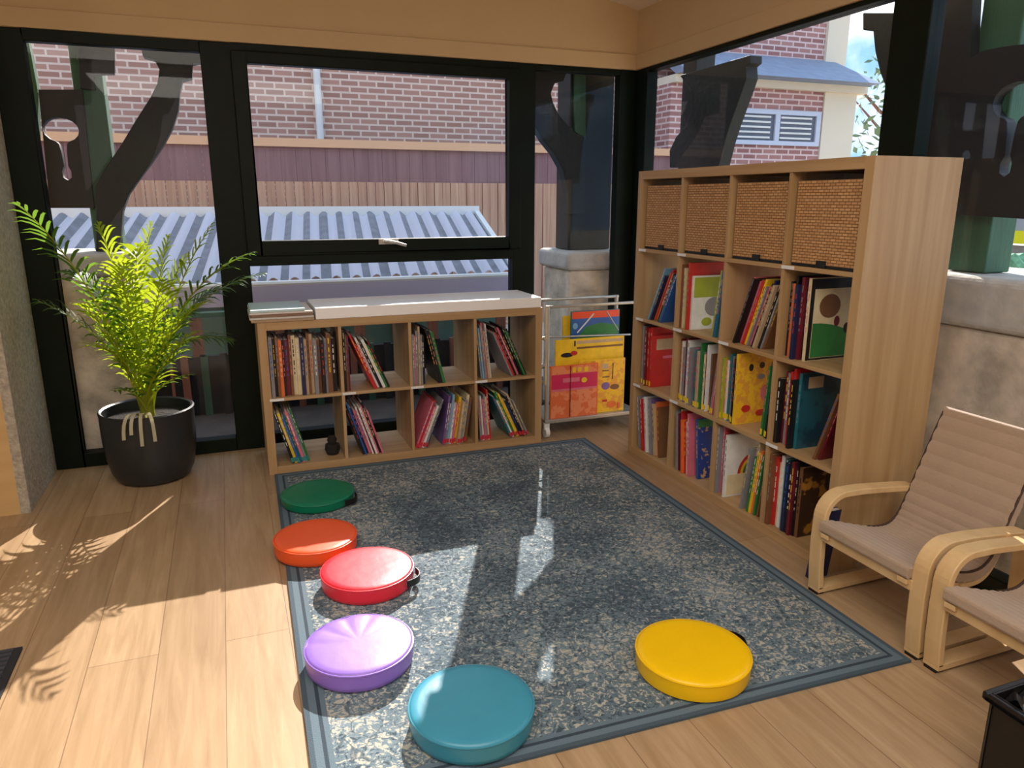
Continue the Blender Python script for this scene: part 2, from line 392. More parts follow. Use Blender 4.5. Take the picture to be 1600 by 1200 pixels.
# big curved bracket springing to the right
br = [(150, 325), (150, 290), (165, 262), (190, 225), (212, 188), (235, 152), (246, 130), (249, 108), (241, 93), (223, 88), (219, 66), (315, 66), (315, 98), (301, 99), (300, 122), (285, 126), (281, 148), (279, 172),
      (270, 200), (256, 226), (236, 256), (216, 282), (201, 304), (192, 330), (189, 372), (187, 400), (150, 395)]
p = MB(); p.prism(pxpoly(br, 1, VY-0.04, 1.076), FY, VY-0.04, VY+0.04); MBu(p, 'bracket', M_post, post, bevel=0.004)
one_mb = MB().box((-6.0, VY, 2.42), (0.54, VY+0.14, 2.60)); tag(one_mb.build('verandah_beam', M_post), 'dark green timber beam running over the verandah posts along back windows', 'beam')
p = MB(); p.prism(pxpoly([(218, 30), (219, 72), (316, 99), (352, 99), (352, 30)], 1, VY-0.03), FY, VY-0.03, VY+0.03); MBu(p, 'bracket_head', M_post, post)
# plinth
def plinth(name, a, b, top, label, cap=0.12):
    t = thing(name, label, 'plinth', ((a[0]+b[0])/2, (a[1]+b[1])/2, -0.1))
    mb = MB(); mb.box((a[0]+0.03, a[1]+0.03, -0.1), (b[0]-0.03, b[1]-0.03, top-cap)); MBu(mb, 'shaft', M_stone, t, bevel=0.02)
    mb = MB(); mb.box((a[0], a[1], top-cap), (b[0], b[1], top)); MBu(mb, 'cap', M_stone2, t, bevel=0.03, seg=4)
    return t
plinth('stone_plinth', (-3.26, 0.11), (-2.80, 0.62), 1.072, 'weathered stone plinth outside, behind the potted palm')
# second pale stone lump right of it
# --- corner post beyond the right bay
post = thing('verandah_post', 'dark green verandah post outside right bay near room corner, with curved brackets', 'post', (-0.15, VY, 1.02))
p = MB(); p.box((-0.303, VY, 1.019), (0.0, VY+0.2, 2.42)); MBu(p, 'post_shaft', M_post, post, bevel=0.008)
p = MB(); p.prism(pxpoly([(898, 112), (915, 112), (915, 218), (898, 205)], 1, VY-0.02), FY, VY-0.02, VY-0.001); MBu(p, 'pale_fillet', M_postg, post)
bl = [(800, 104), (886, 112), (881, 126), (867, 130), (861, 146), (865, 162), (874, 180), (888, 196), (900, 208), (914, 214), (914, 335), (888, 335), (888, 300), (880, 265), (866, 240), (850, 220), (838, 200), (826, 170), (800, 160)]
p = MB(); p.prism(pxpoly(bl, 1, VY-0.04), FY, VY-0.04, VY+0.04); MBu(p, 'bracket', M_post, post, bevel=0.004)
plinth('stone_plinth', (-0.37, 0.12), (0.09, 0.60), 1.016, 'pale stone plinth outside the right bay under the corner post')
ph = at(838, 112, 1, VY)
MBu(MB().box((ph.x-0.20, VY-0.04, 2.10), (-0.304, VY+0.04, 2.419)), 'bracket_head', M_post, post, bevel=0.004)
# --- right side bracket, in the plane x = VX
post = thing('verandah_post', 'dark green verandah bracket post seen through glass above the tall bookcase', 'post', (VX, 0.05, -0.14))
p = MB(); p.box((VX, -0.02, -0.14), (VX+0.14, 0.12, 2.42)); MBu(p, 'post_shaft', M_post, post, bevel=0.008)
bc = [(1046, 262), (1046, 235), (1056, 214), (1072, 196), (1080, 172), (1078, 140), (1062, 118), (1172, 86), (1172, 98), (1165, 104), (1166, 122), (1158, 146), (1150, 168), (1140, 196), (1132, 222), (1122, 262)]
p = MB(); p.prism(pxpoly(bc, 0, VX-0.04), FX, VX-0.04, VX+0.04); MBu(p, 'bracket', M_post, post, bevel=0.004)
tag(MB().box((VX, -3.6, 2.42), (VX+0.14, 0.25, 2.60)).build('verandah_beam', M_post), 'dark green timber beam running over the verandah posts along right windows', 'beam')
# --- far right post with fretwork board
post = thing('verandah_post', 'dark and mid green verandah post outside, right of the tall bookcase, with fretwork board', 'post', (VX, -1.95, 1.053))
g0 = at(1490, 380, 0, VX); g1 = at(1545, 380, 0, VX)
p = MB(); p.box((VX, g1.y, 1.053), (VX+0.14, g0.y+0.02, 2.42)); MBu(p, 'post_shaft', M_postg, post, bevel=0.006)
bd = [(1348, 20), (1348, 47), (1364, 49), (1367, 80), (1375, 114), (1386, 142), (1386, 262), (1424, 262), (1445, 120), (1445, 20)]
p = MB(); p.prism(pxpoly(bd, 0, VX-0.04, 1.06), FX, VX-0.04, VX+0.04); MBu(p, 'bracket', M_post, post, bevel=0.004)
outer = pxpoly([(1462, 125), (1472, 95), (1478, -30), (1530, -40), (1524, 92), (1545, 80), (1575, 74), (1610, 70), (1700, 66), (1700, 348), (1500, 335), (1436, 332), (1436, 140)], 0, VX-0.02, 1.06)
c = at(1602, 158, 0, VX)
o = cut_board('fretwork_board', outer, spoon(c.y, c.z, 1.12, -1), FX, VX-0.05, VX-0.001, M_panel, None); under(o, post)
plinth('stone_plinth', (0.28, -3.5), (0.82, -1.72), 1.05, 'long weathered stone plinth outside the right window behind the chairs', cap=0.2)

# ================================================================= outside: neighbours' yard
M_ground = mat('pale_paving', (186, 170, 150), 0.95, var=0.12, scale=3)
tag(one('paved_ground', (-30, -30, -0.32), (60, 60, -0.14), M_ground), 'pale paving outside beyond the windows', 'ground', kind='structure')
tag(one('verandah_deck', (-6, 0.10, -0.139), (1.5, 1.2, -0.05), mat('dark_deck', (74, 62, 54), .9, var=.2, scale=6)), kind='structure')
# low shed with corrugated roof
shed = thing('garden_shed', 'low shed with white corrugated roof outside the middle window', 'shed', (-2.5, 2.5, -0.14))
M_corr = mat('white_corrugated_sheet', (196, 194, 204), 0.45, 0.0)
xl, xr = -6.0, -0.17
ny = 2; mb = MB(); nx = 300
Y0, Z0, Y1, Z1 = 1.5, 0.765, 3.5, 1.20
vs = []
for i in range(nx+1):
    row = []
    for j, (yy, zz, xe) in enumerate(((Y0, Z0, -0.17), (Y1, Z1, 0.16))):
        x = xl + (xe-xl)*i/nx
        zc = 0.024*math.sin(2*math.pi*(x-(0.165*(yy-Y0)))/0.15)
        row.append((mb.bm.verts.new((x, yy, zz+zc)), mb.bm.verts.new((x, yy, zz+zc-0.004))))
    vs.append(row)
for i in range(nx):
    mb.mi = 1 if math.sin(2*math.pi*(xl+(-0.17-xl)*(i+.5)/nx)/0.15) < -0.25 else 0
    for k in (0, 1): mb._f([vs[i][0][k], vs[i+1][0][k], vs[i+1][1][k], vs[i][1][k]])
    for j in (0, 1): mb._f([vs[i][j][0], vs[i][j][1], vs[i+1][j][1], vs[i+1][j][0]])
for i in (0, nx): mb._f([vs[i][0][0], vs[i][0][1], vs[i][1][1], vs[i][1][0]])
MBu(mb, 'roof_sheet', [M_corr, mat('roof_valley_painted_shade', (120, 122, 130), 0.7, var=.2, scale=8)], shed, smooth=True)  # shade between the ribs is painted in as a darker valley colour
MBu(MB().box((xl, 3.50, 1.16), (0.18, 3.56, 1.27)), 'ridge_cap', M_white, shed)
MBu(MB().box((xl, 1.44, 0.60), (-0.17, 1.49, 0.735)), 'fascia', mat('lavender_grey_fascia', (178, 170, 190), 0.6), shed)
mb = MB(); mb.prism([(-0.20, 1.47), (0.13, 3.5), (0.18, 3.5), (-0.15, 1.47)], lambda a, b, d: (a, b, d), 0, 1)
for v in mb.bm.verts: v.co.z = (Z0 + (v.co.y-Y0)*0.2175) + (0.02 if v.co.z > 0.5 else -0.08)
MBu(mb, 'barge_board', M_white, shed)
M_teal = mat('teal_green_wall_paint', (78, 112, 100), 0.7, var=0.2, scale=3)
MBu(MB().box((xl+0.1, 1.56, 0.16), (-0.3, 1.60, 0.68)), 'front_wall', M_teal, shed)
M_redbrown = wood('red_brown_timber', (150, 96, 74), (112, 66, 50), 'Z')
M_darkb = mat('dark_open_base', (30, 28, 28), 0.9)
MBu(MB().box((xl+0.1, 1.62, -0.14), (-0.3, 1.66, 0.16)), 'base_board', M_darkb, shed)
for i in range(24):
    x = -5.8 + i*0.23
    MBu(MB().box((x, 1.53, -0.14), (x+0.07, 1.56, 0.66 if i % 4 == 0 else 0.17)), 'batten', M_redbrown, shed)
pk = thing('picket_balustrade', 'dark low balustrade with red brown and green pickets outside, seen through the low bookcase', 'balustrade', (-1.5, 0.98, -0.14))
MBu(MB().box((-2.75, 1.0, -0.14), (-0.28, 1.04, 0.34)), 'back_board', M_darkb, pk)
for i in range(20):
    x = -2.70 + i*0.12
    MBu(MB().box((x, 0.965, -0.14), (x+0.045, 0.998, 0.36)), 'picket', [M_redbrown, M_postg, M_darkb][(i*7) % 3], pk)
for i in range(5):
    x = -2.62 + i*0.52
    MBu(MB().box((x, 0.965, 0.345), (x+0.07, 0.998, 0.60)), 'tall_picket', M_redbrown, pk)
MBu(MB().box((-2.75, 0.96, 0.60), (-0.28, 1.04, 0.63)), 'top_rail', M_postg, pk)
MBu(MB().tube([(xl, 1.46, 0.748), (-0.17, 1.46, 0.748)], 0.022, 8), 'gutter', M_white, shed)
# timber fence
fence = thing('timber_fence', 'brown vertical batten fence behind the shed roof with pale top rail', 'fence', (-1.5, 4.2, -0.14))
M_f1 = wood('fence_timber_tan', (214, 172, 142), (176, 128, 104), 'Z', 0.9, 0.8)
M_f2 = wood('fence_timber_dark', (150, 112, 112), (126, 90, 92), 'Z', 0.9, 0.8)
mb = MB()
for i in range(96):
    x = -6.0 + i*0.095; mb.box((x, 4.2+0.012*(i % 2), -0.14), (x+0.088, 4.24, 1.52))
MBu(mb, 'lower_boards', M_f1, fence)
mb = MB()
for i in range(60):
    x = -6.0 + i*0.152; mb.box((x, 4.26, 1.50), (x+0.149, 4.29, 1.87))
MBu(mb, 'upper_boards', M_f2, fence)
MBu(MB().box((-6, 4.22, 1.87), (3.1, 4.34, 1.955)), 'top_rail', mat('orange_tan_rail', (226, 176, 136), 0.7), fence)
# brick building behind
M_brick = brick_mat('pink_brown_brick', (184, 138, 122), (162, 118, 104), (222, 196, 180))
bld = thing('brick_building', 'pink brown brick building behind the fence with a white downpipe', 'building', (-2, 6.5, -0.14))
MBu(MB().box((-9, 6.0, -0.14), (3.3, 7.2, 4.85)), 'wall', M_brick, bld)
MBu(MB().box((0.42, 6.0, 4.86), (2.03, 6.12, 5.45)), 'added_sun_block', M_brick, bld); MBu(MB().box((2.23, 6.0, 4.86), (2.6, 6.2, 5.6)), 'added_sun_block_slim', M_brick, bld)  # two unseen blocks added above the wall to shape the sun patches indoors
mb = MB(); mb.tube([(-1.12, 5.93, 1.9), (-1.12, 5.93, 4.8)], 0.045, 10); MBu(mb, 'downpipe', M_white, bld)
# right-hand house
h = thing('neighbour_house', 'cream and brick house with louvred window, seen above the tall bookcase', 'house', (5, 6, -0.14))
M_brick2 = brick_mat('rose_brick', (176, 128, 122), (148, 100, 98), (214, 190, 186))
M_cream = mat('cream_render', (226, 214, 192), 0.85)
M_slate = mat('blue_grey_roof', (132, 146, 168), 0.7, var=0.1, scale=8)
MBu(MB().box((3.42, 5.0, -0.14), (6.02, 9.0, 2.86)), 'lower_wall', M_brick2, h)
MBu(MB().box((6.02, 4.97, -0.14), (6.62, 9.0, 2.86)), 'corner_pier', M_cream, h)
MBu(MB().box((3.42, 4.9, 2.86), (6.75, 9.0, 2.96)), 'fascia', M_cream, h)
mb = MB(); mb.prism([(4.9, 2.96), (4.6, 2.96), (5.6, 3.42), (5.7, 3.42)], lambda a, b, d: (d, a, b), 3.42, 6.7); MBu(mb, 'roof', M_slate, h)
MBu(MB().box((3.42, 5.6, 2.96), (6.5, 9.0, 4.25)), 'upper_wall', M_brick2, h)
MBu(MB().box((6.5, 5.55, 2.96), (6.9, 9.0, 4.25)), 'upper_corner', M_cream, h)
mb = MB(); mb.prism([(3.42, 4.25), (7.1, 4.25), (7.1, 4.37), (3.42, 4.37)], FY, 5.45, 9.0); MBu(mb, 'eave', M_cream, h)
wn = MB(); x0, x1, z0, z1 = 4.42, 5.98, 2.10, 2.58
wn.box((x0, 4.96, z0), (x1, 4.99, z0+0.06)); wn.box((x0, 4.96, z1-0.06), (x1, 4.99, z1))
for xx in (x0, (x0+x1)/2-0.04, x1-0.08): wn.box((xx, 4.958, z0+0.061), (xx+0.08, 4.99, z1-0.061))
wf = MBu(wn, 'window_frame', mat('pale_blue_frame', (196, 204, 222), 0.5), h)
pn = MB(); pn.box((x0, 4.991, z0), (x1, 4.998, z1)); pn.build('pane', mat('dark_pane', (96, 100, 112), 0.2), wf)
lv = MB()
for k in range(5):
    for a in (x0+0.1, (x0+x1)/2+0.06): lv.box((a, 4.965, z0+0.09+k*0.07), (a+0.56, 4.985, z0+0.115+k*0.07))
lv.build('louvre', M_white, wf)
# brick pier fence far right: bright yellow banner and green tarpaulin
M_yel = mat('yellow_banner', (245, 235, 20), 0.6)
bn = thing('banner', 'bright yellow banner outside at the right edge, below the fretwork board', 'banner', (5.0, 1.0, -0.14))
a = at(1546, 359, 0, 5.0); b_ = at(1660, 388, 0, 5.0)
MBu(MB().box((5.0, b_.y, b_.z+0.02), (5.02, a.y, a.z)), 'cloth', M_yel, bn)
MBu(MB().box((5.03, b_.y-0.1, -0.14), (5.07, a.y+0.2, b_.z)), 'backing_wall', mat('grey_block', (150, 140, 132), 0.9, var=0.15), bn)
MBu(MB().box((5.02, b_.y-0.1, a.z), (5.06, a.y+0.2, a.z+0.16)), 'upper_board', mat('grey_board', (168, 168, 172), 0.8), bn)
mb = MB(); c = at(1560, 412, 0, 3.2)
for k in range(5): mb.tube([(3.2+0.1*k, c.y-0.25-0.05*k, c.z-0.10), (3.2+0.1*k, c.y-0.1, c.z+0.02), (3.2+0.1*k, c.y+0.08, c.z-0.01), (3.2+0.1*k, c.y+0.14, c.z-0.10)], [0.05, 0.07, 0.07, 0.04], 8)
bush = thing('clipped_shrub', 'small pale green clipped shrub outside below the yellow banner', 'shrub', (3.4, c.y, -0.14))
MBu(mb, 'foliage', mat('pale_green_leaves', (110, 160, 118), 0.8, var=0.3, scale=30), bush, smooth=True)
MBu(MB().tube([(3.4, c.y-0.05, -0.14), (3.4, c.y-0.05, c.z-0.02)], 0.03), 'stem', M_redbrown, bush)
# trees
random.seed(5)
def tree(x, y, h, r, nleaf, label, base=1.0):
    t = thing('tree', label, 'tree', (x, y, -0.14))
    mb = MB(); mb.tube([(x, y, -0.14), (x+0.05, y, h*0.4), (x-0.05, y, h*0.8)], [0.14, 0.1, 0.05], 8)
    for k in range(7):
        a = k*0.9; q = h*(0.4+0.07*k); mb.tube([(x, y, q), (x+r*0.5*math.cos(a), y+r*0.5*math.sin(a), q+r*0.3), (x+r*0.9*math.cos(a), y+r*0.9*math.sin(a), q+r*0.7)], [0.05, 0.03, 0.012], 6)
    MBu(mb, 'trunk', M_redbrown, t)
    mb = MB()
    for k in range(nleaf):
        v = Vector((random.gauss(0, 1), random.gauss(0, 1), random.gauss(0, 1))).normalized()*r*random.uniform(0.35, 1)
        c = Vector((x, y, h*0.72)) + Vector((v.x, v.y, v.z*0.9)); s = random.uniform(0.06, 0.13)
        if noise.noise(c*1.6) < -0.05: continue
        u = Vector((random.gauss(0, 1), random.gauss(0, 1), random.gauss(0, 1))).normalized(); w = u.orthogonal().normalized()
        mb._f([mb.bm.verts.new(c+u*s), mb.bm.verts.new(c+w*s*0.4), mb.bm.verts.new(c-u*s), mb.bm.verts.new(c-w*s*0.4)])
    MBu(mb, 'foliage', mat('leaf_green', (120, 138, 96), 0.7, var=0.3, scale=4), t)
tree(9.6, 6.4, 4.0, 1.5, 1500, 'grey green tree beyond the cream house corner, seen against the sky')
tree(10.5, 1.6, 6.4, 1.8, 2200, 'leafy tree at upper right edge beyond the fretwork board')

# ================================================================= bookcases
CELL = (1.47-0.08-3*0.016)/4
def cell_u(c): return 0.04 + c*(CELL+0.016)
def bookcase(name, label, loc, rz, rows, tape):
    H = 0.08 + rows*CELL + (rows-1)*0.016
    t = thing(name, label, 'bookcase', loc, rz)
    D = 0.39
    for nm, a, b, m in (('side_panel', (0, 0, 0), (0.04, D, H), M_oak), ('side_panel', (1.43, 0, 0), (1.47, D, H), M_oak),
                        ('top_panel', (0.04, 0, H-0.04), (1.43, D, H), M_oakx), ('bottom_panel', (0.04, 0, 0), (1.43, D, 0.04), M_oakx)):
        one(nm, a, b, m, t, bevel=0.0015)
    for r in range(1, rows):
        z = 0.04 + r*CELL + (r-1)*0.016
        s = one('shelf', (0.04, 0.002, z), (1.43, D, z+0.016), M_oakx, t, bevel=0.001)
        for c in tape.get(rows-r-1, []):
            u = cell_u(c) + (0.0 if c else 0.002)
            one('label_strip', (u-0.012, -0.0005, z+0.002), (u+0.055, 0.0015, z+0.0145), M_label, s)['label'] = 'white label strip on the shelf edge'
    for r in range(rows):
        z = 0.04 + r*(CELL+0.016)
        for c in range(1, 4):
            u = cell_u(c)-0.016
            one('divider', (u, 0.004, z), (u+0.016, D, z+CELL), M_oak, t, bevel=0.001)
    return t, H
SMALL = (-2.258, -0.462, 0.0); BIG = (-0.405, -0.768, 0.0)
bookcase('low_bookcase', 'low oak bookcase with two rows of cubes under the middle window', SMALL, 0, 2, {0: [0, 1, 2, 3]})
bookcase('tall_bookcase', 'tall oak bookcase of four rows with woven baskets along its top row', BIG, -math.pi/2, 4, {0: [0, 1, 3], 1: [0, 1, 2], 2: [0, 1, 3]})

# ----------------------------------------------------------------- books
CLR = dict(R=('red', (196, 44, 40)), O=('orange', (228, 112, 52)), Y=('yellow', (238, 196, 40)), G=('green', (48, 122, 62)), B=('blue', (44, 92, 164)),
           N=('navy', (26, 36, 76)), K=('black', (24, 24, 28)), W=('white', (226, 226, 222)), C=('cream', (222, 206, 166)), P=('pink', (216, 112, 132)),
           T=('teal', (34, 112, 122)), g=('grey', (136, 136, 140)), b=('brown', (122, 82, 52)), L=('lime', (156, 168, 46)), S=('pale blue', (124, 172, 206)),
           V=('violet', (122, 92, 152)), M=('maroon', (108, 28, 40)), s=('sandy', (192, 166, 132)))
BM = {k: mat('book_cover_'+v[0].replace(' ', '_'), v[1], 0.42, var=0.1, scale=18) for k, v in CLR.items()}
M_sticker = {'Y': mat('yellow_spine_sticker', (240, 205, 40), 0.5), 'R': mat('red_spine_sticker', (205, 40, 60), 0.5), 'T': mat('teal_spine_sticker', (40, 140, 140), 0.5)}
def book_mesh(key, t, h, d, sticker=None, art=None, lean_right=True):
    """x thickness, y depth, z height; spine at y=0. pivot corner at x=0"""
    x0, x1 = (-t, 0) if lean_right else (0, t)
    mb = MB(); bt = min(0.0022, t*0.25)
    mb.mi = 0
    mb.box((x0, 0, 0), (x0+bt, d, h)); mb.box((x1-bt, 0, 0), (x1, d, h)); mb.box((x0+bt, 0, 0), (x1-bt, bt, h))
    mb.mi = 1; mb.box((x0+bt, bt, 0.003), (x1-bt, d-0.003, h-0.003))
    mats = [BM[key], M_paper]
    z = h*random.uniform(0.55, 0.8); k2 = random.choice('WYCKRBgP')
    if k2 == key: k2 = 'W' if key != 'W' else 'R'
    mats.append(BM[k2]); mb.mi = 2
    zz = h*0.35
    while zz < h*0.9 and t > 0.005:      # lettering-like flecks down the spine
        l = random.uniform(0.008, 0.03); mb.box((x0+t*0.38, -0.0005, zz), (x1-t*0.38, 0.0, zz+l)); zz += l+random.uniform(0.004, 0.02)
    if sticker:
        mats.append(M_sticker[sticker]); mb.mi = 3; mb.box((x0+t*0.06, -0.0008, 0.006), (x1-t*0.06, 0.0, 0.030))
    return mb, mats
ORD = ['leftmost', 'second from left', 'third from left', 'fourth from left', 'fifth from left', 'sixth from left', 'seventh from left', 'eighth from left', 'ninth from left',
       'tenth from left', 'eleventh from left', 'twelfth from left', 'thirteenth from left', 'fourteenth from left', 'fifteenth from left', 'sixteenth from left']
ROWN = {2: ['upper row', 'lower row'], 4: ['top row', 'second row', 'third row', 'bottom row']}
COLN = ['first cube', 'second cube', 'third cube', 'last cube']
def fill(base, rz, rows, row, col, runs, sticker=None, hr=(0.25, 0.315), tr=(0.007, 0.014), dr=(0.19, 0.26)):
    """row counted from the top. runs: (letters, lean degrees (+ right), side 'l'/'r'[, thickness scale])"""
    u0, u1 = cell_u(col)+0.003, cell_u(col)+CELL-0.003
    z0 = 0.04 + (rows-1-row)*(CELL+0.016) + 0.0006
    lc, rc = u0, u1; placed = []
    Rz = Matrix.Rotation(rz, 4, 'Z'); Tb = Matrix.Translation(base)
    for run in runs:
        letters, lean, side = run[:3]; ts = run[3] if len(run) > 3 else 1.0; arts = run[4] if len(run) > 4 else {}
        a = math.radians(abs(lean)); right = lean >= 0
        seq = list(enumerate(letters))
        if side == 'r': seq = seq[::-1]
        cur = lc if side == 'l' else rc
        for idx, k in seq:
            t = random.uniform(*tr)*ts; h = random.uniform(*hr); d = random.uniform(*dr)
            if idx in arts: h = arts[idx].get('h', h); d = arts[idx].get('d', d); t = arts[idx].get('t', t)
            h = min(h, (CELL-0.012-t*math.sin(a))/math.cos(a))
            sp = t/math.cos(a) + 0.0006
            s_, c_ = math.sin(a), math.cos(a)
            if side == 'l':
                if right: piv = cur + sp          # pivot is the lower right corner
                else: piv = max(cur, lc + h*s_)   # pivot is the lower left corner
                nxt = piv if right else piv + sp
                if nxt > (rc if not right else rc - h*s_): continue
                cur = nxt
            else:
                if right: piv = min(cur, rc - h*s_ - 0.0005); nxt = piv - sp
                else: piv = cur - sp; nxt = piv
                if nxt < (lc if right else lc + h*s_): continue
                cur = nxt
            inset = random.uniform(0.012, 0.045)
            mb, mats = book_mesh(k, t, h, d, sticker, None, right)
            o = mb.build('book', mats)
            o.matrix_world = Tb @ Rz @ Matrix.Translation((piv, inset, z0)) @ Matrix.Rotation(a if right else -a, 4, 'Y')
            placed.append((piv, k, t, h, lean, o))
            if idx in arts and 'fn' in arts[idx]:
                arts[idx]['fn'](o, 0.0 if right else t, d, h)
        if side == 'l': lc = max(cur, lc) + 0.002
        else: rc = min(cur, rc) - 0.002
    placed.sort(key=lambda q: q[0])
    where = ('tall' if rows == 4 else 'low')+' bookcase'
    for i, (p, k, t, h, lean, o) in enumerate(placed):
        sz = 'thick ' if t > 0.014 else 'thin ' if t < 0.010 else ''
        tilt = ' tilted' if abs(lean) > 8 else ''
        od = ORD[i] if i < len(ORD) else 'rightmost'
        if i == len(placed)-1 and i > 0: od = 'rightmost'
        tag(o, f'{sz}{CLR[k][0]}{tilt} book, {od} in {COLN[col]} of {ROWN[rows][row]}, {where}', 'book',
            f'books in the {COLN[col]} of the {ROWN[rows][row]} of the {where}')
    return placed
def plate(o, x, polys, name='cover_picture'):
    """printed picture on a cover: thin raised shapes, poly in (depth, height)"""
    for i, (m, poly) in enumerate(polys):
        mb = MB(); mb.prism(poly, lambda a, b, d: (d, a, b), x-0.0004, x+0.0004+0.0004*i); mb.build(name, m, o)
def ell(cx, cy, rx, ry, n=20, a0=0, a1=360): return [(cx+rx*math.cos(math.radians(a0+(a1-a0)*k/n)), cy+ry*math.sin(math.radians(a0+(a1-a0)*k/n))) for k in range(n+(a1-a0 < 360))]
def rect(a, b, c, d): return [(a, b), (c, b), (c, d), (a, d)]
def arch(cx, cy, r0, r1): return ell(cx, cy, r1, r1, 16, 0, 180) + ell(cx, cy, r0, r0, 16, 0, 180)[::-1]
def mix_mat(name, a, b, scale, thr=0.5):
    m = mat(name, a, 0.4); nt = m.node_tree; bs = nt.nodes['Principled BSDF']
    tc = nt.nodes.new('ShaderNodeTexCoord'); n = nt.nodes.new('ShaderNodeTexNoise'); n.inputs['Scale'].default_value = scale; n.inputs['Detail'].default_value = 2
    r = nt.nodes.new('ShaderNodeValToRGB'); r.color_ramp.elements[0].position = thr-0.03; r.color_ramp.elements[1].position = thr+0.03
    r.color_ramp.elements[0].color = srgb(a); r.color_ramp.elements[1].color = srgb(b)
    nt.links.new(tc.outputs['Object'], n.inputs['Vector']); nt.links.new(n.outputs['Fac'], r.inputs['Fac']); nt.links.new(r.outputs['Color'], bs.inputs['Base Color'])
    return m
M_art_y = mix_mat('yellow_print', (240, 190, 40), (226, 160, 60), 30)
M_art_b = mix_mat('blue_print', (36, 62, 140), (196, 160, 110), 34, 0.6)
M_art_t = mix_mat('dark_teal_print', (30, 84, 100), (22, 60, 78), 12)
M_art_d = mix_mat('dark_brown_print', (60, 38, 26), (170, 116, 40), 16, 0.55)
def art_yellow(o, x, d, h):
    plate(o, x, [(M_art_y, rect(.004, .004, d-.004, h-.004)), (BM['K'], ell(d*.25, h*.80, .012, .016)), (BM['K'], ell(d*.45, h*.82, .014, .014)), (BM['g'], ell(d*.68, h*.82, .016, .016)),
                 (BM['g'], ell(d*.45, h*.66, .02, .012)), (BM['W'], ell(d*.7, h*.66, .018, .014)), (BM['P'], ell(d*.55, h*.42, .026, .036)), (BM['R'], ell(d*.2, h*.22, .022, .016)), (BM['R'], ell(d*.5, h*.14, .03, .014))])
def art_red(o, x, d, h):
    plate(o, x, [(BM['R'], rect(.003, .003, d-.003, h-.003)), (BM['s'], rect(d*.1, h*.72, d*.9, h*.93)), (BM['M'], ell(d*.6, h*.35, .03, .04)), (BM['P'], rect(d*.25, h*.55, d*.7, h*.6))])
def art_lime(o, x, d, h):
    plate(o, x, [(BM['W'], rect(.003, .003, d-.003, h-.003)), (BM['L'], rect(.006, h*.6, d-.006, h*.97)), (BM['g'], ell(d*.5, h*.42, .05, .045)), (BM['L'], ell(d*.35, h*.14, .028, .02))])
def art_hill(o, x, d, h):
    plate(o, x, [(BM['K'], rect(.002, .002, d-.002, h-.002)), (BM['C'], rect(.02, .01, d-.02, h-.04)), (BM['b'], ell(d*.32, h*.66, .05, .045)), (BM['G'], [(.022, .012), (d-.022, .012)]+ell(.022, .012, d-.05, h*.42, 12, 0, 90)),
                 (BM['M'], ell(d*.45, h*.47, .013, .02)), (BM['K'], ell(d*.62, h*.38, .015, .02)), (BM['K'], ell(d*.78, h*.55, .018, .022))])
def art_teal(o, x, d, h):
    plate(o, x, [(M_art_t, rect(.002, .002, d-.002, h-.002)), (BM['s'], rect(d*.1, h*.8, d*.32, h*.95)), (BM['b'], ell(d*.75, h*.85, .02, .012)), (BM['S'], ell(d*.9, h*.55, .012, .03))])
def art_blue(o, x, d, h):
    plate(o, x, [(M_art_b, rect(.002, .002, d-.002, h-.002)), (BM['G'], rect(.003, h*.86, d-.003, h-.004)), (BM['O'], ell(d*.5, h*.55, .018, .03)), (BM['W'], ell(d*.35, h*.3, .02, .014)), (BM['O'], ell(d*.6, h*.12, .03, .012))])
def art_rainbow(o, x, d, h):
    c = (d*.55, h*.35)
    plate(o, x, [(BM['W'], rect(.002, .002, d-.002, h-.002)), (BM['R'], arch(*c, .085, .10)), (BM['Y'], arch(*c, .072, .085)), (BM['G'], arch(*c, .062, .072)), (BM['V'], arch(*c, .035, .062)), (BM['C'], rect(.01, .01, d*.7, h*.36))])
def art_dark(o, x, d, h):
    plate(o, x, [(M_art_d, rect(.002, .002, d-.002, h-.002)), (BM['Y'], ell(d*.5, h*.3, .04, .03))])

random.seed(12)
sb = lambda r, c, runs, **k: fill(SMALL, 0, 2, r, c, runs, **k)
bb = lambda r, c, runs, **k: fill(BIG, -math.pi/2, 4, r, c, runs, **k)
sb(0, 0, [('gKbOKMbCCNsbsgbKgbK', 0, 'l', 1.6)], hr=(0.27, 0.31))
sb(0, 1, [('KbM', 0, 'l'), ('RRWKWGK', -22, 'l')], hr=(0.24, 0.31))
sb(0, 2, [('gPgsgK', 0, 'l', 1.2), ('KKG', -13, 'l', 1.1)], hr=(0.25, 0.31))
sb(0, 3, [('gSgPsW', -6, 'l'), ('gRKPKKGK', -24, 'l')], hr=(0.26, 0.31))
sb(1, 0, [('KYBTPgG', -15, 'l')], sticker='T', hr=(0.24, 0.31))
sb(1, 1, [('KBNPWMWPKP', -17, 'l')], hr=(0.24, 0.31))
sb(1, 2, [('PRPWgN', 22, 'l'), ('VgSWPYsgCb', 9, 'r', 1.1)], sticker='R', hr=(0.22, 0.28))
sb(1, 3, [('gWPgCR', -4, 'l', 1.1), ('TWGYYNKsg', -24, 'l')], sticker='R', hr=(0.23, 0.29))
bb(1, 0, [('KSgNOROYOKTB', 27, 'r', .95)], hr=(0.25, 0.30))
bb(1, 1, [('bCLOsRW', 0, 'l', 1.1, {6: dict(h=.25, d=.24, t=.012, fn=art_lime)}), ('LBTg', 8, 'r', 1.2)])
bb(1, 2, [('PRKPORYgPsKNsKgb', 20, 'r', 1.0)], hr=(0.26, 0.30))
bb(1, 3, [('KOKTNMKC', 0, 'l', 1.15, {7: dict(h=.31, d=.30, t=.014, fn=art_hill)})], hr=(0.27, 0.32))
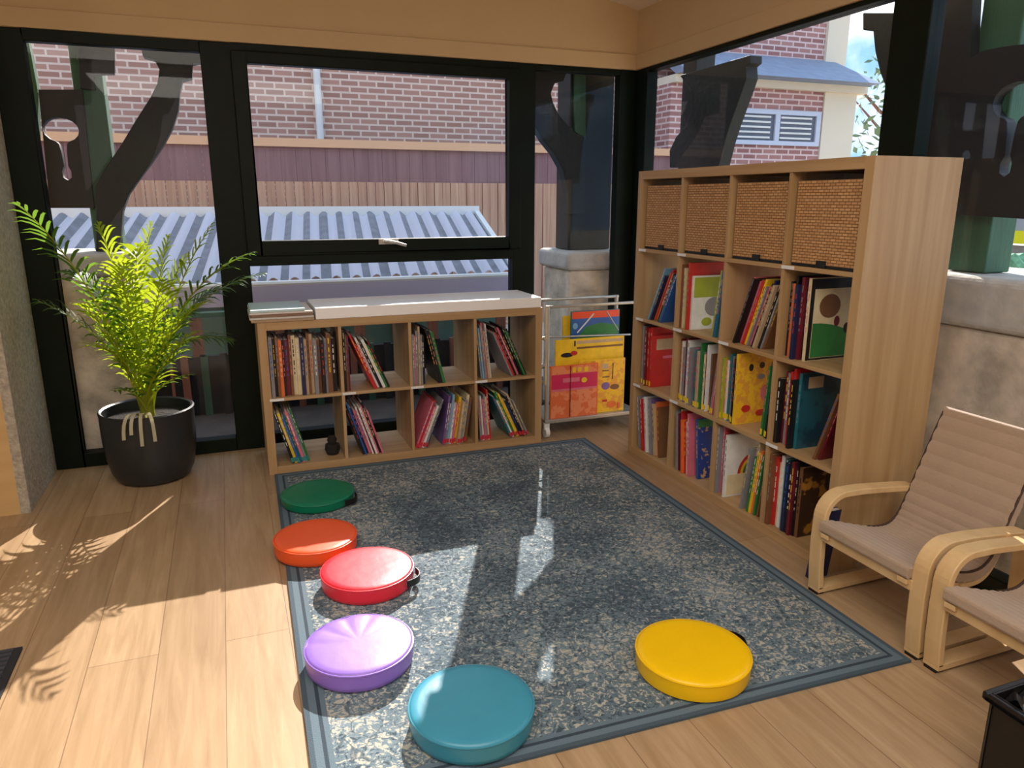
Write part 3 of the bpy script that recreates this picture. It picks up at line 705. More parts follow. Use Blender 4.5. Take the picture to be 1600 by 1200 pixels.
bb(2, 0, [('RNgWYMRRR', 0, 'l', 1.2, {8: dict(h=.27, d=.27, t=.014, fn=art_red)})], sticker='Y')
bb(2, 1, [('MsWgMWWgPNTsGgCKWb', 0, 'l', 1.25), ('gP', 7, 'r')], sticker='Y', hr=(0.26, 0.31))
bb(2, 2, [('LPWTgRKYY', 0, 'l', 1.1, {8: dict(h=.31, d=.28, t=.012, fn=art_yellow)}), ('bGSGK', 4, 'r')], sticker='Y')
bb(2, 3, [('KMgRRKT', 0, 'l', 1.3, {6: dict(h=.30, d=.33, t=.014, fn=art_teal)}), ('bM', 18, 'r')])
bb(3, 0, [('gOWRGPWRWgVsOb', -8, 'l', 1.2)], hr=(0.23, 0.30))
bb(3, 1, [('TgMsRORWKP', -5, 'l', 1.2), ('B', -6, 'l', 1.1, {0: dict(h=.29, d=.29, t=.014, fn=art_blue)})])
bb(3, 2, [('gPgRMW', 0, 'l', 1.1, {5: dict(h=.29, d=.30, t=.013, fn=art_rainbow)}), ('sgsCGYOGPb', 7, 'r', 1.1)])
bb(3, 3, [('bRCWTNKMKb', 0, 'l', 1.5, {9: dict(h=.29, d=.28, t=.016, fn=art_dark)})])
# red book lying across the top of the second row, last cube
def lying(color, loc, size, rz, label, name='book'):
    mb = MB(); mb.mi = 0; w, d, t = size
    mb.box((0, 0, 0), (w, d, 0.002)); mb.box((0, 0, t-0.002), (w, d, t)); mb.box((0, 0, 0.002), (w, 0.002, t-0.002)); mb.mi = 1; mb.box((0.003, 0.002, 0.002), (w-0.003, d-0.003, t-0.002))
    o = mb.build(name, [BM[color], M_paper]); o.location = loc; o.rotation_euler = (0, 0, rz)
    return tag(o, label, 'book')
# dark blue book sticking out of the bottom row, leaning on the bookcase's near post
mb, mats = book_mesh('N', 0.022, 0.275, 0.08, None)
o = mb.build('book', mats); o.matrix_world = Matrix.Translation((-0.497, -2.245, 0.0006)) @ Matrix.Rotation(-math.pi/2, 4, 'Z') @ Matrix.Rotation(math.radians(7), 4, 'Y')
tag(o, 'narrow dark blue book on the floor against the near end of the tall bookcase', 'book')
# small dark toy in the low bookcase
mb = MB(); mb.lathe([(0, 0), (.03, .004), (.04, .03), (.036, .055), (0, .062)], 20); mb.lathe([(0, .055), (.02, .06), (.026, .08), (.018, .098), (0, .104)], 16)
o = mb.build('soft_toy', mat('dark_brown_plush', (36, 30, 28), .95), smooth=True); o.location = (SMALL[0]+0.325, SMALL[1]+0.10, 0.0405)
tag(o, 'small dark soft toy right of the tilted books, low bookcase, lower left cube', 'toy', )

# ----------------------------------------------------------------- woven baskets
def weave():
    m = bpy.data.materials.new('woven_bamboo'); m.use_nodes = True; nt = m.node_tree; b = nt.nodes['Principled BSDF']
    tc = nt.nodes.new('ShaderNodeTexCoord'); sep = nt.nodes.new('ShaderNodeSeparateXYZ'); nt.links.new(tc.outputs['Object'], sep.inputs[0])
    ad = nt.nodes.new('ShaderNodeMath'); ad.operation = 'ADD'; nt.links.new(sep.outputs['X'], ad.inputs[0]); nt.links.new(sep.outputs['Y'], ad.inputs[1])
    cmb = nt.nodes.new('ShaderNodeCombineXYZ'); nt.links.new(ad.outputs[0], cmb.inputs['X']); nt.links.new(sep.outputs['Z'], cmb.inputs['Y'])
    br = nt.nodes.new('ShaderNodeTexBrick'); br.inputs['Scale'].default_value = 1; br.inputs['Brick Width'].default_value = 0.026; br.inputs['Row Height'].default_value = 0.0105
    br.inputs['Mortar Size'].default_value = 0.0016; br.inputs['Color1'].default_value = srgb((204, 160, 108)); br.inputs['Color2'].default_value = srgb((182, 136, 88)); br.inputs['Mortar'].default_value = srgb((128, 90, 56))
    nt.links.new(cmb.outputs[0], br.inputs['Vector']); nt.links.new(br.outputs['Color'], b.inputs['Base Color']); b.inputs['Roughness'].default_value = 0.7
    bp = nt.nodes.new('ShaderNodeBump'); bp.inputs['Strength'].default_value = 0.6; bp.inputs['Distance'].default_value = 0.003; bp.invert = True
    nt.links.new(br.outputs['Fac'], bp.inputs['Height']); nt.links.new(bp.outputs['Normal'], b.inputs['Normal'])
    return m
M_weave = weave()
for c in range(4):
    g = 0.014; w_ = CELL-2*g; hh = 0.305
    z0 = 0.04 + 3*(CELL+0.016) + 0.0006
    world = Matrix.Translation(BIG) @ Matrix.Rotation(-math.pi/2, 4, 'Z') @ Matrix.Translation((cell_u(c)+g, 0.022, z0))
    t = thing('basket', ['woven brown basket, farthest left along the top row of the tall bookcase', 'woven brown basket, second from left along the top row of the tall bookcase',
                         'woven brown basket, third from left along the top row of the tall bookcase', 'woven brown basket nearest the camera on the top row of the tall bookcase'][c], 'basket', group='woven baskets on the top row')
    t.matrix_world = world
    mb = MB(); d_ = 0.345; k = 0.006
    mb.box((0, 0, 0.008), (w_, k, hh)); mb.box((0, d_-k, 0.008), (w_, d_, hh)); mb.box((0, k, 0.008), (k, d_-k, hh)); mb.box((w_-k, k, 0.008), (w_, d_-k, hh)); mb.box((0, 0, 0.004), (w_, d_, 0.008))
    mb.build('body', M_weave, t, bevel=0.002)
    mb = MB(); mb.box((0.004, -0.003, 0.0), (w_-0.004, 0.004, 0.010)); mb.build('base_edge', M_black, t)
    mb = MB(); mb.box((w_/2-0.022, -0.008, 0.001), (w_/2+0.022, -0.001, 0.026)); mb.build('tab', M_black, t, bevel=0.002)

# ----------------------------------------------------------------- things on the low bookcase
HT = 0.08 + 2*CELL + 0.016 + 0.0008
mb = MB(); mb.box((0, 0, 0), (1.19, 0.36, 0.055))
o = mb.build('foam_board', mat('white_foam_board', (250, 249, 246), .5), bevel=0.003); o.location = (-1.985, -0.462, HT)
tag(o, 'long flat white board lying across the top of the low bookcase', 'board')
zz = HT
for i, (wd, dd, tt, cc, ox, lab) in enumerate([(0.29, 0.35, 0.012, (170, 142, 110), 0.0, 'brown flat folder at the bottom of the stack on the low bookcase'), (0.295, 0.34, 0.010, (206, 200, 190), -0.006, 'pale grey folder, second from bottom in the stack on the low bookcase'),
                                           (0.285, 0.35, 0.012, (134, 106, 84), 0.002, 'dark brown folder in the middle of the stack on the low bookcase'), (0.29, 0.33, 0.009, (222, 214, 204), -0.004, 'white folder under the pale blue one, stack on the low bookcase'),
                                           (0.25, 0.30, 0.012, (190, 214, 218), 0.0, 'pale blue folder on top of the stack on the low bookcase')]):
    mb = MB(); mb.box((0, 0, 0), (wd, dd, tt)); o = mb.build('folder', mat('folder_'+['brown', 'grey', 'dark', 'white', 'blue'][i], cc, .6), bevel=0.002)
    o.location = (-2.283+ox, -0.468+0.004*i, zz); zz += tt+0.0006
    tag(o, lab, 'folder', 'folders stacked on the low bookcase')

# ----------------------------------------------------------------- book trolley in the corner
T = thing('book_trolley', 'pale wire book trolley on castors standing between the two bookcases', 'trolley', (-0.47, -0.24, 0))
tx0, tx1, ty0, ty1 = -0.742, -0.13, -0.41, -0.10
mb = MB(); mb.box((tx0, ty0, 0.085), (tx1, ty1, 0.105)); MBu(mb, 'base_tray', M_metal, T, bevel=0.003)
for (x, y) in ((tx0+.012, ty0+.012), (tx1-.012, ty0+.012), (tx0+.012, ty1-.012), (tx1-.012, ty1-.012)):
    MBu(MB().tube([(x, y, 0.10), (x, y, 0.765)], 0.012, 10), 'post', M_metal, T, smooth=True)
    mb = MB(); mb.tube([(x-0.012, y, 0.032), (x+0.012, y, 0.032)], 0.03, 16); mb.box((x-0.016, y-0.01, 0.05), (x+0.016, y+0.01, 0.088)); MBu(mb, 'castor', M_white, T)
for y in (ty0+.012, ty1-.012):
    MBu(MB().tube([(tx0, y, 0.757), (tx1, y, 0.757)], 0.009, 8), 'rail', M_metal, T, smooth=True)
for z in (0.32, 0.57):
    MBu(MB().tube([(tx0+.01, ty0+.012, z), (tx0+.01, ty1-.012, z)], 0.007, 8), 'rail', M_metal, T, smooth=True)
MBu(MB().tube([(tx0, -0.275, 0.565), (tx1, -0.275, 0.545)], 0.006, 8), 'wire', M_metal, T, smooth=True)
p0 = at(902, 520, 1, -0.275); p1 = at(928, 490, 1, -0.275); p2 = at(948, 487, 1, -0.275); p3 = at(966, 516, 1, -0.275)
MBu(MB().tube([p0, p1], 0.004, 6), 'wire', M_metal, T); MBu(MB().tube([p2, p3], 0.004, 6), 'wire', M_metal, T)
MBu(MB().box((tx0+.02, -0.20, 0.36), (tx1-.02, -0.11, 0.372)), 'ledge', M_metal, T)
def facing_book(x0, x1, z0, z1, y, t, key, lab, arts):
    mb = MB(); mb.mi = 0; mb.box((x0, y, z0), (x1, y+0.002, z1)); mb.box((x0, y+t-0.002, z0), (x1, y+t, z1)); mb.box((x0, y+.002, z0), (x0+.002, y+t-.002, z1)); mb.mi = 1; mb.box((x0+.002, y+.002, z0+.003), (x1-.004, y+t-.002, z1-.003))
    o = mb.build('picture_book', [BM[key], M_paper])
    for i, (m, poly) in enumerate(arts):
        q = MB(); q.prism([(x0+(x1-x0)*a, z0+(z1-z0)*b) for a, b in poly], FY, y-0.0005-0.0004*i, y+0.0004); q.build('cover_picture', m, o)
    tag(o, lab, 'book', 'large picture books on the trolley'); return o
a = at(860, 573, 1, -0.385); b_ = at(934, 574, 1, -0.385)
M_or = mix_mat('orange_print', (222, 110, 66), (232, 140, 96), 22)
facing_book(a.x, b_.x, 0.106, a.z, -0.392, 0.012, 'O', 'tall pink and orange picture book at the front left of the trolley', [
    (M_or, rect(.02, .01, .98, .52)), (BM['P'], rect(.02, .52, .98, .58)), (mat('magenta_print', (206, 44, 92), .4), rect(.02, .56, .98, .84)), (M_or, rect(.02, .84, .98, .99)), (BM['Y'], rect(.45, .86, .52, .95)), (BM['Y'], rect(.56, .87, .64, .95)), (BM['Y'], rect(.7, .86, .78, .95)),
    (BM['P'], rect(.25, .68, .6, .76)), (BM['Y'], ell(.7, .7, .06, .05)), (BM['M'], rect(.40, .01, .415, .99))])
a = at(933, 562, 1, -0.365); b_ = at(976, 562, 1, -0.365)
facing_book(b_.x-0.30, b_.x, 0.106, a.z, -0.372, 0.012, 'Y', 'yellow picture book with dark figures, behind the pink one on the trolley', [
    (M_art_y, rect(.01, .01, .99, .99)), (BM['s'], rect(.5, .82, .62, .92)), (BM['K'], rect(.72, .62, .74, .92)), (BM['b'], rect(.5, .66, .66, .68)), (BM['b'], rect(.5, .78, .64, .80)), (BM['V'], ell(.58, .5, .09, .07)), (BM['b'], ell(.78, .47, .1, .05)), (BM['R'], rect(.52, .2, .62, .24)), (BM['O'], ell(.72, .14, .1, .06)), (BM['O'], rect(.85, .05, .9, .16))])
a = at(868, 532, 1, -0.335); b_ = at(974, 540, 1, -0.335)
facing_book(a.x, b_.x, 0.106, a.z, -0.342, 0.014, 'Y', 'yellow picture book with a brown stripe near its top, in the middle of the trolley', [
    (BM['Y'], rect(.01, .01, .99, .99)), (BM['s'], rect(.3, .935, .98, .975)), (BM['b'], rect(.3, .87, .98, .895)), (BM['K'], ell(.16, .80, .09, .03)), (BM['R'], ell(.26, .82, .05, .03)), (BM['K'], rect(.26, .91, .28, .98))])
a = at(880, 492, 1, -0.24); b_ = at(905, 492, 1, -0.24)
a = at(880, 494, 1, -0.165)
facing_book(a.x, a.x+0.26, 0.373, a.z, -0.165, 0.010, 'Y', 'yellow picture book standing behind, only its left edge and top showing on the trolley', [])
a = at(893, 487, 1, -0.19); b_ = at(1010, 487, 1, -0.18)
facing_book(a.x, tx1-0.03, 0.373, a.z, -0.19, 0.012, 'T', 'picture book with an orange band over blue and green, at the trolley top', [
    (BM['B'], rect(.01, .45, .99, .99)), (BM['G'], [(.02, .02), (.98, .02), (.98, .7), (.6, .76), (.3, .7), (.12, .5)]), (mat('vivid_orange_print', (235, 78, 36), .4), rect(.01, .86, .99, .99)), (BM['S'], ell(.08, .72, .05, .06))])

# ================================================================= rug
def rug_mat():
    m = bpy.data.materials.new('patterned_rug'); m.use_nodes = True; nt = m.node_tree; b = nt.nodes['Principled BSDF']; N = nt.nodes.new; Lk = nt.links.new
    uv = N('ShaderNodeUVMap'); uv.uv_map = 'UVMap'; sep = N('ShaderNodeSeparateXYZ'); Lk(uv.outputs[0], sep.inputs[0])
    tc = N('ShaderNodeTexCoord')
    def math_(op, a, b_=None, c=None):
        n = N('ShaderNodeMath'); n.operation = op
        for i, v in enumerate((a, b_, c)):
            if v is None: continue
            if isinstance(v, (int, float)): n.inputs[i].default_value = v
            else: Lk(v, n.inputs[i])
        return n.outputs[0]
    def mixc(f, a, b_):
        n = N('ShaderNodeMix'); n.data_type = 'RGBA'; Lk(f, n.inputs['Factor'])
        for k, v in (('A', a), ('B', b_)):
            if isinstance(v, tuple): n.inputs[k].default_value = v
            else: Lk(v, n.inputs[k])
        return n.outputs['Result']
    ex = math_('MINIMUM', sep.outputs['X'], math_('SUBTRACT', 1.7, sep.outputs['X']))
    ey = math_('MINIMUM', sep.outputs['Y'], math_('SUBTRACT', 2.25, sep.outputs['Y']))
    e = math_('MINIMUM', ex, ey)
    n1 = N('ShaderNodeTexNoise'); n1.inputs['Scale'].default_value = 58; n1.inputs['Detail'].default_value = 3; n1.inputs['Roughness'].default_value = .6; n1.inputs['Distortion'].default_value = 1.2; Lk(uv.outputs[0], n1.inputs['Vector'])
    n2 = N('ShaderNodeTexNoise'); n2.inputs['Scale'].default_value = 4; n2.inputs['Detail'].default_value = 3; Lk(uv.outputs[0], n2.inputs['Vector'])
    v = N('ShaderNodeTexVoronoi'); v.inputs['Scale'].default_value = 42; Lk(uv.outputs[0], v.inputs['Vector'])
    v2 = N('ShaderNodeTexVoronoi'); v2.inputs['Scale'].default_value = 17; v2.feature = 'DISTANCE_TO_EDGE'; Lk(uv.outputs[0], v2.inputs['Vector'])
    # ground: slate blue varying in tone
    r0 = N('ShaderNodeValToRGB'); Lk(n2.outputs['Fac'], r0.inputs['Fac']); r0.color_ramp.elements[0].position = .35; r0.color_ramp.elements[1].position = .65
    r0.color_ramp.elements[0].color = srgb((80, 98, 110)); r0.color_ramp.elements[1].color = srgb((110, 128, 138))
    # denser cream near the border band, sparse in the middle field
    band = N('ShaderNodeMapRange'); Lk(e, band.inputs['Value']); band.inputs['From Min'].default_value = .36; band.inputs['From Max'].default_value = .52; band.inputs['To Min'].default_value = .055; band.inputs['To Max'].default_value = 0.0
    thr = math_('ADD', n1.outputs['Fac'], band.outputs[0])
    thr = math_('ADD', thr, math_('MULTIPLY', math_('SUBTRACT', n2.outputs['Fac'], .5), .22))
    cream = N('ShaderNodeMapRange'); Lk(thr, cream.inputs['Value']); cream.inputs['From Min'].default_value = .59; cream.inputs['From Max'].default_value = .63
    cc = mixc(cream.outputs[0], r0.outputs['Color'], srgb((170, 168, 156)))
    dark = N('ShaderNodeMapRange'); Lk(thr, dark.inputs['Value']); dark.inputs['From Min'].default_value = .47; dark.inputs['From Max'].default_value = .44
    cc = mixc(dark.outputs[0], cc, srgb((58, 72, 82)))
    # small outlined motifs
    lines = N('ShaderNodeMapRange'); Lk(v2.outputs['Distance'], lines.inputs['Value']); lines.inputs['From Min'].default_value = .035; lines.inputs['From Max'].default_value = .02
    gate = math_('MULTIPLY', lines.outputs[0], math_('GREATER_THAN', n2.outputs['Fac'], .5))
    cc = mixc(math_('MULTIPLY', gate, .55), cc, srgb((54, 66, 76)))
    # edge stripes
    plain = math_('LESS_THAN', e, .058); cc = mixc(plain, cc, srgb((92, 110, 122)))
    s1 = math_('MULTIPLY', math_('GREATER_THAN', e, .034), math_('LESS_THAN', e, .044)); cc = mixc(s1, cc, srgb((48, 62, 74)))
    s2 = math_('LESS_THAN', e, .014); cc = mixc(s2, cc, srgb((66, 82, 94)))
    Lk(cc, b.inputs['Base Color']); b.inputs['Roughness'].default_value = .95
    n3 = N('ShaderNodeTexNoise'); n3.inputs['Scale'].default_value = 260; Lk(uv.outputs[0], n3.inputs['Vector'])
    bp = N('ShaderNodeBump'); bp.inputs['Strength'].default_value = .5; bp.inputs['Distance'].default_value = .004; Lk(n3.outputs['Fac'], bp.inputs['Height']); Lk(bp.outputs['Normal'], b.inputs['Normal'])
    return m
RT = 0.009
TL, TR_, BR_, BL_ = Vector((-2.235, -0.475, 0)), Vector((-0.535, -0.505, 0)), Vector((-0.572, -2.745, 0)), Vector((-2.285, -2.685, 0))
me = bpy.data.meshes.new('rug'); bm = bmesh.new(); uvl = bm.loops.layers.uv.new('UVMap')
NX, NY = 34, 45; g = []
for j in range(NY+1):
    row = []
    for i in range(NX+1):
        u, v = i/NX, j/NY
        p = (TL*(1-u)+TR_*u)*(1-v) + (BL_*(1-u)+BR_*u)*v
        p.z = RT + 0.0007*noise.noise(Vector((p.x*5, p.y*5, 0))); row.append((bm.verts.new(p), u, v))
    g.append(row)
for j in range(NY):
    for i in range(NX):
        q = [g[j+1][i], g[j+1][i+1], g[j][i+1], g[j][i]]; f = bm.faces.new([k[0] for k in q])
        for lp, k in zip(f.loops, q): lp[uvl].uv = (k[1]*1.7, k[2]*2.25)
bmesh.ops.recalc_face_normals(bm, faces=bm.faces)
bd = [e for e in bm.edges if e.is_boundary]
ret = bmesh.ops.extrude_edge_only(bm, edges=bd)
for v in [x for x in ret['geom'] if isinstance(x, bmesh.types.BMVert)]: v.co.z = 0.001
bmesh.ops.recalc_face_normals(bm, faces=bm.faces)
bm.to_mesh(me); bm.free(); me.materials.append(rug_mat())
tag(link(bpy.data.objects.new('rug', me)), 'large slate blue and cream patterned rug with a striped border', 'rug')

# ================================================================= floor cushions
def cushion(x, y, dia, th, rgb, cname, label, strap=None, dents=0, z=RT+0.0012):
    t = thing('floor_cushion', label, 'cushion', (x, y, z), group='round floor cushions on the rug')
    m = mat('vinyl_'+cname, rgb, .34, var=0.03, scale=8, bump=.12, bscale=14)
    r = dia/2; prof = [(0, 0), (r*.94, 0), (r*.985, .006), (r, th*.3), (r*1.0, th*.75), (r*1.005, th*.86)]
    prof += [(r*(.99), th*.93), (r*.95, th*.975), (r*.85, th*1.0), (r*.6, th*1.02), (r*.3, th*1.03), (0, th*1.03)]
    mb = MB(); mb.lathe(prof, 72)
    if dents:
        for v in mb.bm.verts:
            a = math.atan2(v.co.y, v.co.x); q = math.hypot(v.co.x, v.co.y)/r
            if v.co.z > th*.5 and q > .55: v.co.z -= .004*q*max(0, math.sin(a*11+2*q))*max(0, math.cos(a-2.0))
    mb.build('cover', m, t, smooth=True)
    rp = [(r*1.004*math.cos(k*math.pi/36), r*1.004*math.sin(k*math.pi/36), th*.88) for k in range(73)]
    MB().tube(rp, .0028, 6, caps=False).build('piping', m, t, smooth=True)
    if strap is not None:
        a = math.radians(strap); e = Vector((math.cos(a), math.sin(a), 0)); s_ = Vector((-math.sin(a), math.cos(a), 0)); pts = []
        for k in range(13):
            w_ = -1+2*k/12; pts.append(e*(r*1.0+.028*(1-w_*w_)) + s_*w_*.05 + Vector((0, 0, th*.55)))
        MB().ribbon(pts, .026, .003, (0, 0, 1)).build('strap', M_black, t, smooth=True)['label'] = 'black webbing handle strap'
    return t
TH = .064
cushion(-2.072, -0.895, .318, .045, (0, 118, 84), 'green', 'dark green round floor cushion nearest the low bookcase', -35)
cushion(-2.136, -1.385, .312, TH, (240, 92, 40), 'orange', 'bright orange round floor cushion half over the left rug edge')
cushion(-1.994, -1.715, .322, TH, (226, 44, 60), 'red', 'shiny red round floor cushion with a black strap, in front of the orange one', -30)
cushion(-2.098, -2.165, .312, TH, (146, 112, 206), 'purple', 'light purple round floor cushion between the red and teal ones', dents=1)
cushion(-1.872, -2.535, .322, TH, (60, 142, 168), 'teal', 'teal blue round floor cushion at the front left corner of the rug')
cushion(-1.203, -2.545, .325, TH, (246, 196, 0), 'yellow', 'bright yellow round floor cushion alone on the right front of the rug', 8)

# ================================================================= potted palm
PX, PY = -2.79, -0.262
palm = thing('potted_palm', 'tall leafy green palm in a dark grey pot beside the left window', 'plant', (PX, PY, 0))
M_pot = mat('charcoal_pot_glaze', (40, 42, 44), .38, var=.15, scale=5, bump=.25, bscale=20, stretch=(1, 1, .4))
mb = MB(); mb.lathe([(0, 0), (.135, 0), (.165, .012), (.185, .05), (.200, .12), (.208, .20), (.210, .26), (.210, .335), (.213, .350), (.206, .356), (.196, .350), (.194, .29), (.0, .29)], 56)
mb.build('pot', M_pot, palm, smooth=True)
mb = MB(); mb.lathe([(0, .308), (.08, .316), (.193, .305)], 32); mb.build('soil', mat('dark_soil', (34, 26, 20), 1, bump=1, bscale=80), palm)
def leafmat(name, rgb, tl):
    m = bpy.data.materials.new(name); m.use_nodes = True; nt = m.node_tree; b = nt.nodes['Principled BSDF']; b.inputs['Base Color'].default_value = srgb(rgb); b.inputs['Roughness'].default_value = .45
    t = nt.nodes.new('ShaderNodeBsdfTranslucent'); t.inputs['Color'].default_value = srgb(tl); mx = nt.nodes.new('ShaderNodeMixShader'); mx.inputs[0].default_value = .5
    out = nt.nodes['Material Output']; nt.links.new(b.outputs[0], mx.inputs[1]); nt.links.new(t.outputs[0], mx.inputs[2]); nt.links.new(mx.outputs[0], out.inputs['Surface'])
    return m
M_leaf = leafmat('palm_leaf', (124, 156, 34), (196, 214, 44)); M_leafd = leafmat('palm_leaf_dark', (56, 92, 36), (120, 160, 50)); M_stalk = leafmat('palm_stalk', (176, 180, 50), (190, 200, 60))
M_pale = leafmat('pale_dry_leaf', (214, 208, 176), (220, 215, 180))
random.seed(3)
def frond(base, tip, lift, n=20, ln=.15, m=M_leaf, start=.25, width=.0145, droop=.4, name='frond', lim=-0.03):
    base, tip = Vector(base), Vector(tip); ctrl = base*.45 + tip*.55 + Vector((0, 0, lift)); ctrl.x = base.x*.72+tip.x*.28; ctrl.y = base.y*.72+tip.y*.28
    B = lambda t: base*(1-t)**2 + ctrl*2*t*(1-t) + tip*t*t
    mb = MB(); mb.mi = 1; pts = [B(k/14) for k in range(15)]; mb.tube(pts, [.0065*(1-k/17) for k in range(15)], 5); mb.mi = 0
    for k in range(n):
        t = start + (1-start)*k/(n-1); p = B(t); tg = (B(min(1, t+.02))-B(t-.02)).normalized(); side = tg.cross(Vector((0, 0, 1)))
        if side.length < .05: side = Vector((1, 0, 0))
        side.normalize(); up = side.cross(tg).normalized()
        prof = math.sin(math.pi*min(1, (t-start)/(1-start)*.8+.18))**.6
        for sg in (-1, 1):
            L_ = ln*prof*random.uniform(.85, 1.1); d = (side*sg*random.uniform(.6, .95) + tg*(.5+.7*(t-start)*random.uniform(.7, 1.3)) + up*random.uniform(.1, .35)).normalized()
            q = [p]; cur = p.copy(); dd = d.copy()
            for s_ in range(4):
                dd = (dd + Vector((0, 0, -droop*.28*(s_+.5)))).normalized(); cur = cur + dd*L_/4; q.append(cur.copy())
            wv = d.cross(up).normalized(); pv = None
            for s_, c in enumerate(q):
                if c.y > lim: c.y = lim
                if c.x < -3.25 : c.x = -3.25
                wd = width*[.5, 1, .95, .6, .05][s_]*.5
                a_, b_ = mb.bm.verts.new(c+wv*wd), mb.bm.verts.new(c-wv*wd)
                if pv: mb._f([pv[0], pv[1], b_, a_])
                pv = (a_, b_)
    o = mb.build(name, [m, M_stalk]); 
    under(o, palm); return o
def A(x, y, Y): return at(x, y, 1, Y)
def PB(a=None):
    a = random.uniform(0, 6.28); return Vector((PX+.025*math.cos(a), PY+.025*math.sin(a), .32))
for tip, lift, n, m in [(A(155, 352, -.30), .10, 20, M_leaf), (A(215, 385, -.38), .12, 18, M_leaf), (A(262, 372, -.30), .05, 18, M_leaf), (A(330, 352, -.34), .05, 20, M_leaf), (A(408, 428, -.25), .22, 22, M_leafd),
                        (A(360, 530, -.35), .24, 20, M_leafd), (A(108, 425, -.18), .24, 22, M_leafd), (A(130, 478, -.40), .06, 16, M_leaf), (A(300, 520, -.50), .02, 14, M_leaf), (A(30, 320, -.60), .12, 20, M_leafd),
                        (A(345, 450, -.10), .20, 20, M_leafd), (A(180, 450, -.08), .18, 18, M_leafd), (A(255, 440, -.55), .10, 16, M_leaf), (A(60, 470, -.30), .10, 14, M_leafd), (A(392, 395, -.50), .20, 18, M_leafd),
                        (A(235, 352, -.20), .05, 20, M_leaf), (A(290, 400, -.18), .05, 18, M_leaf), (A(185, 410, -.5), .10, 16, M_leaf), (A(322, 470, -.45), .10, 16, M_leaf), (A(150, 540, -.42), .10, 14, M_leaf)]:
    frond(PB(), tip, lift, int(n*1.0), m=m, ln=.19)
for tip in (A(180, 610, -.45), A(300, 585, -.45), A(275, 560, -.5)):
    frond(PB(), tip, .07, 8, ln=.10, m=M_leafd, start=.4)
for tip in ((-2.875, -.485, .265), (-2.80, -.51, .235), (-2.745, -.505, .25), (-2.84, -.50, .29)):
    b0 = Vector((PX, PY-.13, .33)); tp = Vector(tip); pts = [b0, Vector((PX+(tp.x-PX)*.6, PY-.20, .42)), Vector((tp.x, tp.y+.02, .37)), tp]
    MBu(MB().ribbon([pts[0]*(1-t)**3+pts[1]*3*t*(1-t)**2+pts[2]*3*t*t*(1-t)+pts[3]*t**3 for t in [k/8 for k in range(9)]], .015, .002, (1, .1, 0)), 'dry_leaf', M_pale, palm)['label'] = 'pale dry leaf hanging over the pot rim'
MBu(MB().tube([(PX, PY, .31), (PX+.005, PY, .40), (PX, PY, .5)], [.035, .028, .016], 10), 'stem', M_stalk, palm, smooth=True)

# ================================================================= children's bent-ply armchairs
M_back = mat('tan_ribbed_cover', (168, 144, 122), .75, var=.05, scale=10, bump=.2, bscale=120, sheen=.3)
M_brownpipe = mat('dark_brown_piping', (62, 44, 34), .7)
def arc(cx, cz, r, a0, a1, n=8): return [(cx+r*math.cos(math.radians(a0+(a1-a0)*k/n)), cz+r*math.sin(math.radians(a0+(a1-a0)*k/n))) for k in range(n+1)]
def chair(xf, yl, label):
    """faces -x ; yl is its side nearer the back windows"""
    W_ = .455; t = thing('armchair', label, 'armchair', (xf+.25, yl-W_/2, 0), group="children's bentwood armchairs by the tall bookcase")
    for side, yy in ((0, yl-.026), (1, yl-W_+.026)):
        path = [(xf+.012, .020), (xf+.004, .10), (xf, .20), (xf+.002, .265)] + arc(xf+.085, .280, .083, 178, 92, 8) + [(xf+.16, .362), (xf+.28, .352), (xf+.38, .342)] + arc(xf+.385, .30, .040, 85, 10, 5)
        MBu(MB().ribbon([(x, yy, z) for x, z in path], .052, .021, (0, 1, 0)), 'side_frame', M_birch, t, bevel=.003)
        run = [(xf+.002, .018), (xf+.10, .018), (xf+.40, .018)] + arc(xf+.40, .058, .040, -90, -15, 5) + [(xf+.432, .14), (xf+.426, .29)]
        MBu(MB().ribbon([(x, yy, z) for x, z in run], .052, .018, (0, 1, 0)), 'floor_runner', M_birch, t, bevel=.003)
        MBu(MB().box((xf+.0, yy-.02, .0), (xf+.03, yy+.02, .009)), 'foot_glide', M_black, t)
    sl = [(-.028, .262), (.02, .258), (.12, .228), (.20, .207), (.255, .200), (.300, .208), (.335, .240), (.368, .31), (.412, .42), (.458, .53), (.498, .625)]
    def smooth(p, k=4):
        out = []
        for i in range(len(p)-1):
            a, b, c, d = p[max(i-1, 0)], p[i], p[i+1], p[min(i+2, len(p)-1)]
            for j in range(k):
                u = j/k; out.append(tuple(.5*(2*b[q]+(c[q]-a[q])*u+(2*a[q]-5*b[q]+4*c[q]-d[q])*u*u+(-a[q]+3*b[q]-3*c[q]+d[q])*u**3) for q in (0, 1)))
        return out+[p[-1]]
    sp = smooth(sl)
    for yy in (yl-.072, yl-W_+.072):
        MBu(MB().ribbon([(xf+x+.004, yy, z-.026) for x, z in sp], .035, .016, (0, 1, 0)), 'seat_rail', M_birch, t, bevel=.002)
    for x, z in ((-.012, .232), (.20, .176), (.385, .29)):
        MBu(MB().box((xf+x, yl-W_+.045, z-.022), (xf+x+.016, yl-.045, z+.012)), 'cross_bar', M_birch, t, bevel=.002)
    sp = smooth(sl, 10); th = [.030+.006*abs(math.sin(i*math.pi/4)) for i in range(len(sp))]; th[0] = .02; th[-1] = .02
    for e in (yl-.052, yl-W_+.052):
        MBu(MB().tube([(xf+x-.008, e, z+.022) for x, z in sp[30:-4]], .004, 6), 'piping', M_brownpipe, t)
    cu = MB().ribbon([(xf+x, yl-W_/2, z+.004) for x, z in sp], W_-.10, th, (0, 1, 0)); 
    o = MBu(cu, 'cushion', M_back, t, bevel=.010, seg=3)
    return t
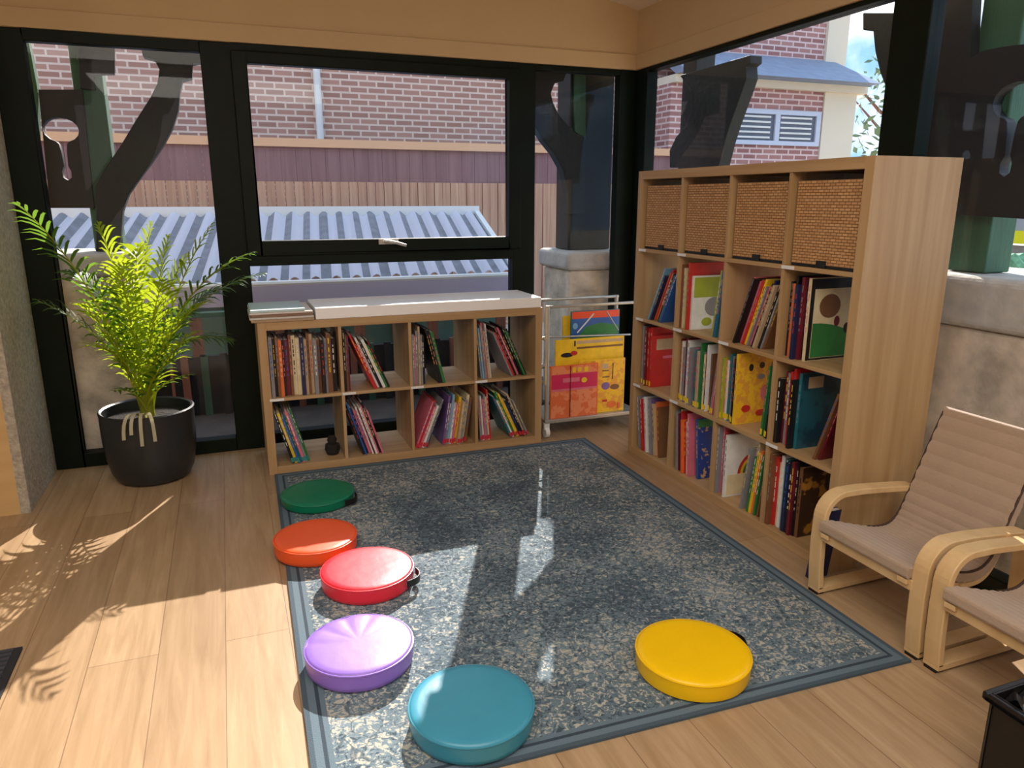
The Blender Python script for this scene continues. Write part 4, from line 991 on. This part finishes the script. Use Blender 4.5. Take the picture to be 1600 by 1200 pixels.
chair(-.55, -2.292, 'tan cushioned bentwood armchair standing next to the tall bookcase')
chair(-.55, -2.762, 'tan cushioned bentwood armchair cut by the right picture edge, farther from bookcase')

# ================================================================= black bin and door mat
bn = thing('waste_bin', 'black plastic bin with crumpled black liner at lower right corner', 'bin', (-.69, -3.29, 0))
bx0, bx1, by0, by1, bh = -.835, -.605, -3.42, -3.15, .252
mb = MB(); k = .006
for a, b in (((bx0, by0, 0), (bx1, by0+k, bh)), ((bx0, by1-k, 0), (bx1, by1, bh)), ((bx0, by0+k, 0), (bx0+k, by1-k, bh)), ((bx1-k, by0+k, 0), (bx1, by1-k, bh)), ((bx0+k, by0+k, 0), (bx1-k, by1-k, .006))): mb.box(a, b)
MBu(mb, 'body', M_black, bn, bevel=.003)
mb = MB()
for a, b in (((bx0-.012, by0-.012, bh-.02), (bx1+.012, by0, bh)), ((bx0-.012, by1, bh-.02), (bx1+.012, by1+.012, bh)), ((bx0-.012, by0, bh-.02), (bx0, by1, bh)), ((bx1, by0, bh-.02), (bx1+.012, by1, bh))): mb.box(a, b)
MBu(mb, 'rim', M_black, bn, bevel=.004)
mb = MB(); n = 28; gr = []
for j in range(n+1):
    gr.append([])
    for i in range(n+1):
        x = bx0+.008+(bx1-bx0-.016)*i/n; y = by0+.008+(by1-by0-.016)*j/n; e = min(i, j, n-i, n-j)/n
        gr[-1].append(mb.bm.verts.new((x, y, bh-.012-.10*min(1, e*4)+.05*noise.noise(Vector((x*22, y*22, 1)))+.02*noise.noise(Vector((x*60, y*60, 5))))))
for j in range(n):
    for i in range(n): mb._f([gr[j][i], gr[j][i+1], gr[j+1][i+1], gr[j+1][i]])
MBu(mb, 'liner', mat('shiny_black_liner', (26, 26, 30), .2), bn)
mat_ = thing('door_mat', 'dark ribbed door mat at the left edge of the floor', 'mat', (-3.45, -2.1, 0))
MBu(MB().box((-3.85, -2.60, 0), (-3.05, -1.72, .008)), 'base', mat('charcoal_mat_backing', (40, 40, 44), .95), mat_)
mb = MB()
for i in range(36): mb.box((-3.83, -2.58+i*.024, .008), (-3.07, -2.568+i*.024, .013))
MBu(mb, 'ribs', mat('charcoal_mat_ribs', (64, 64, 70), .95), mat_)
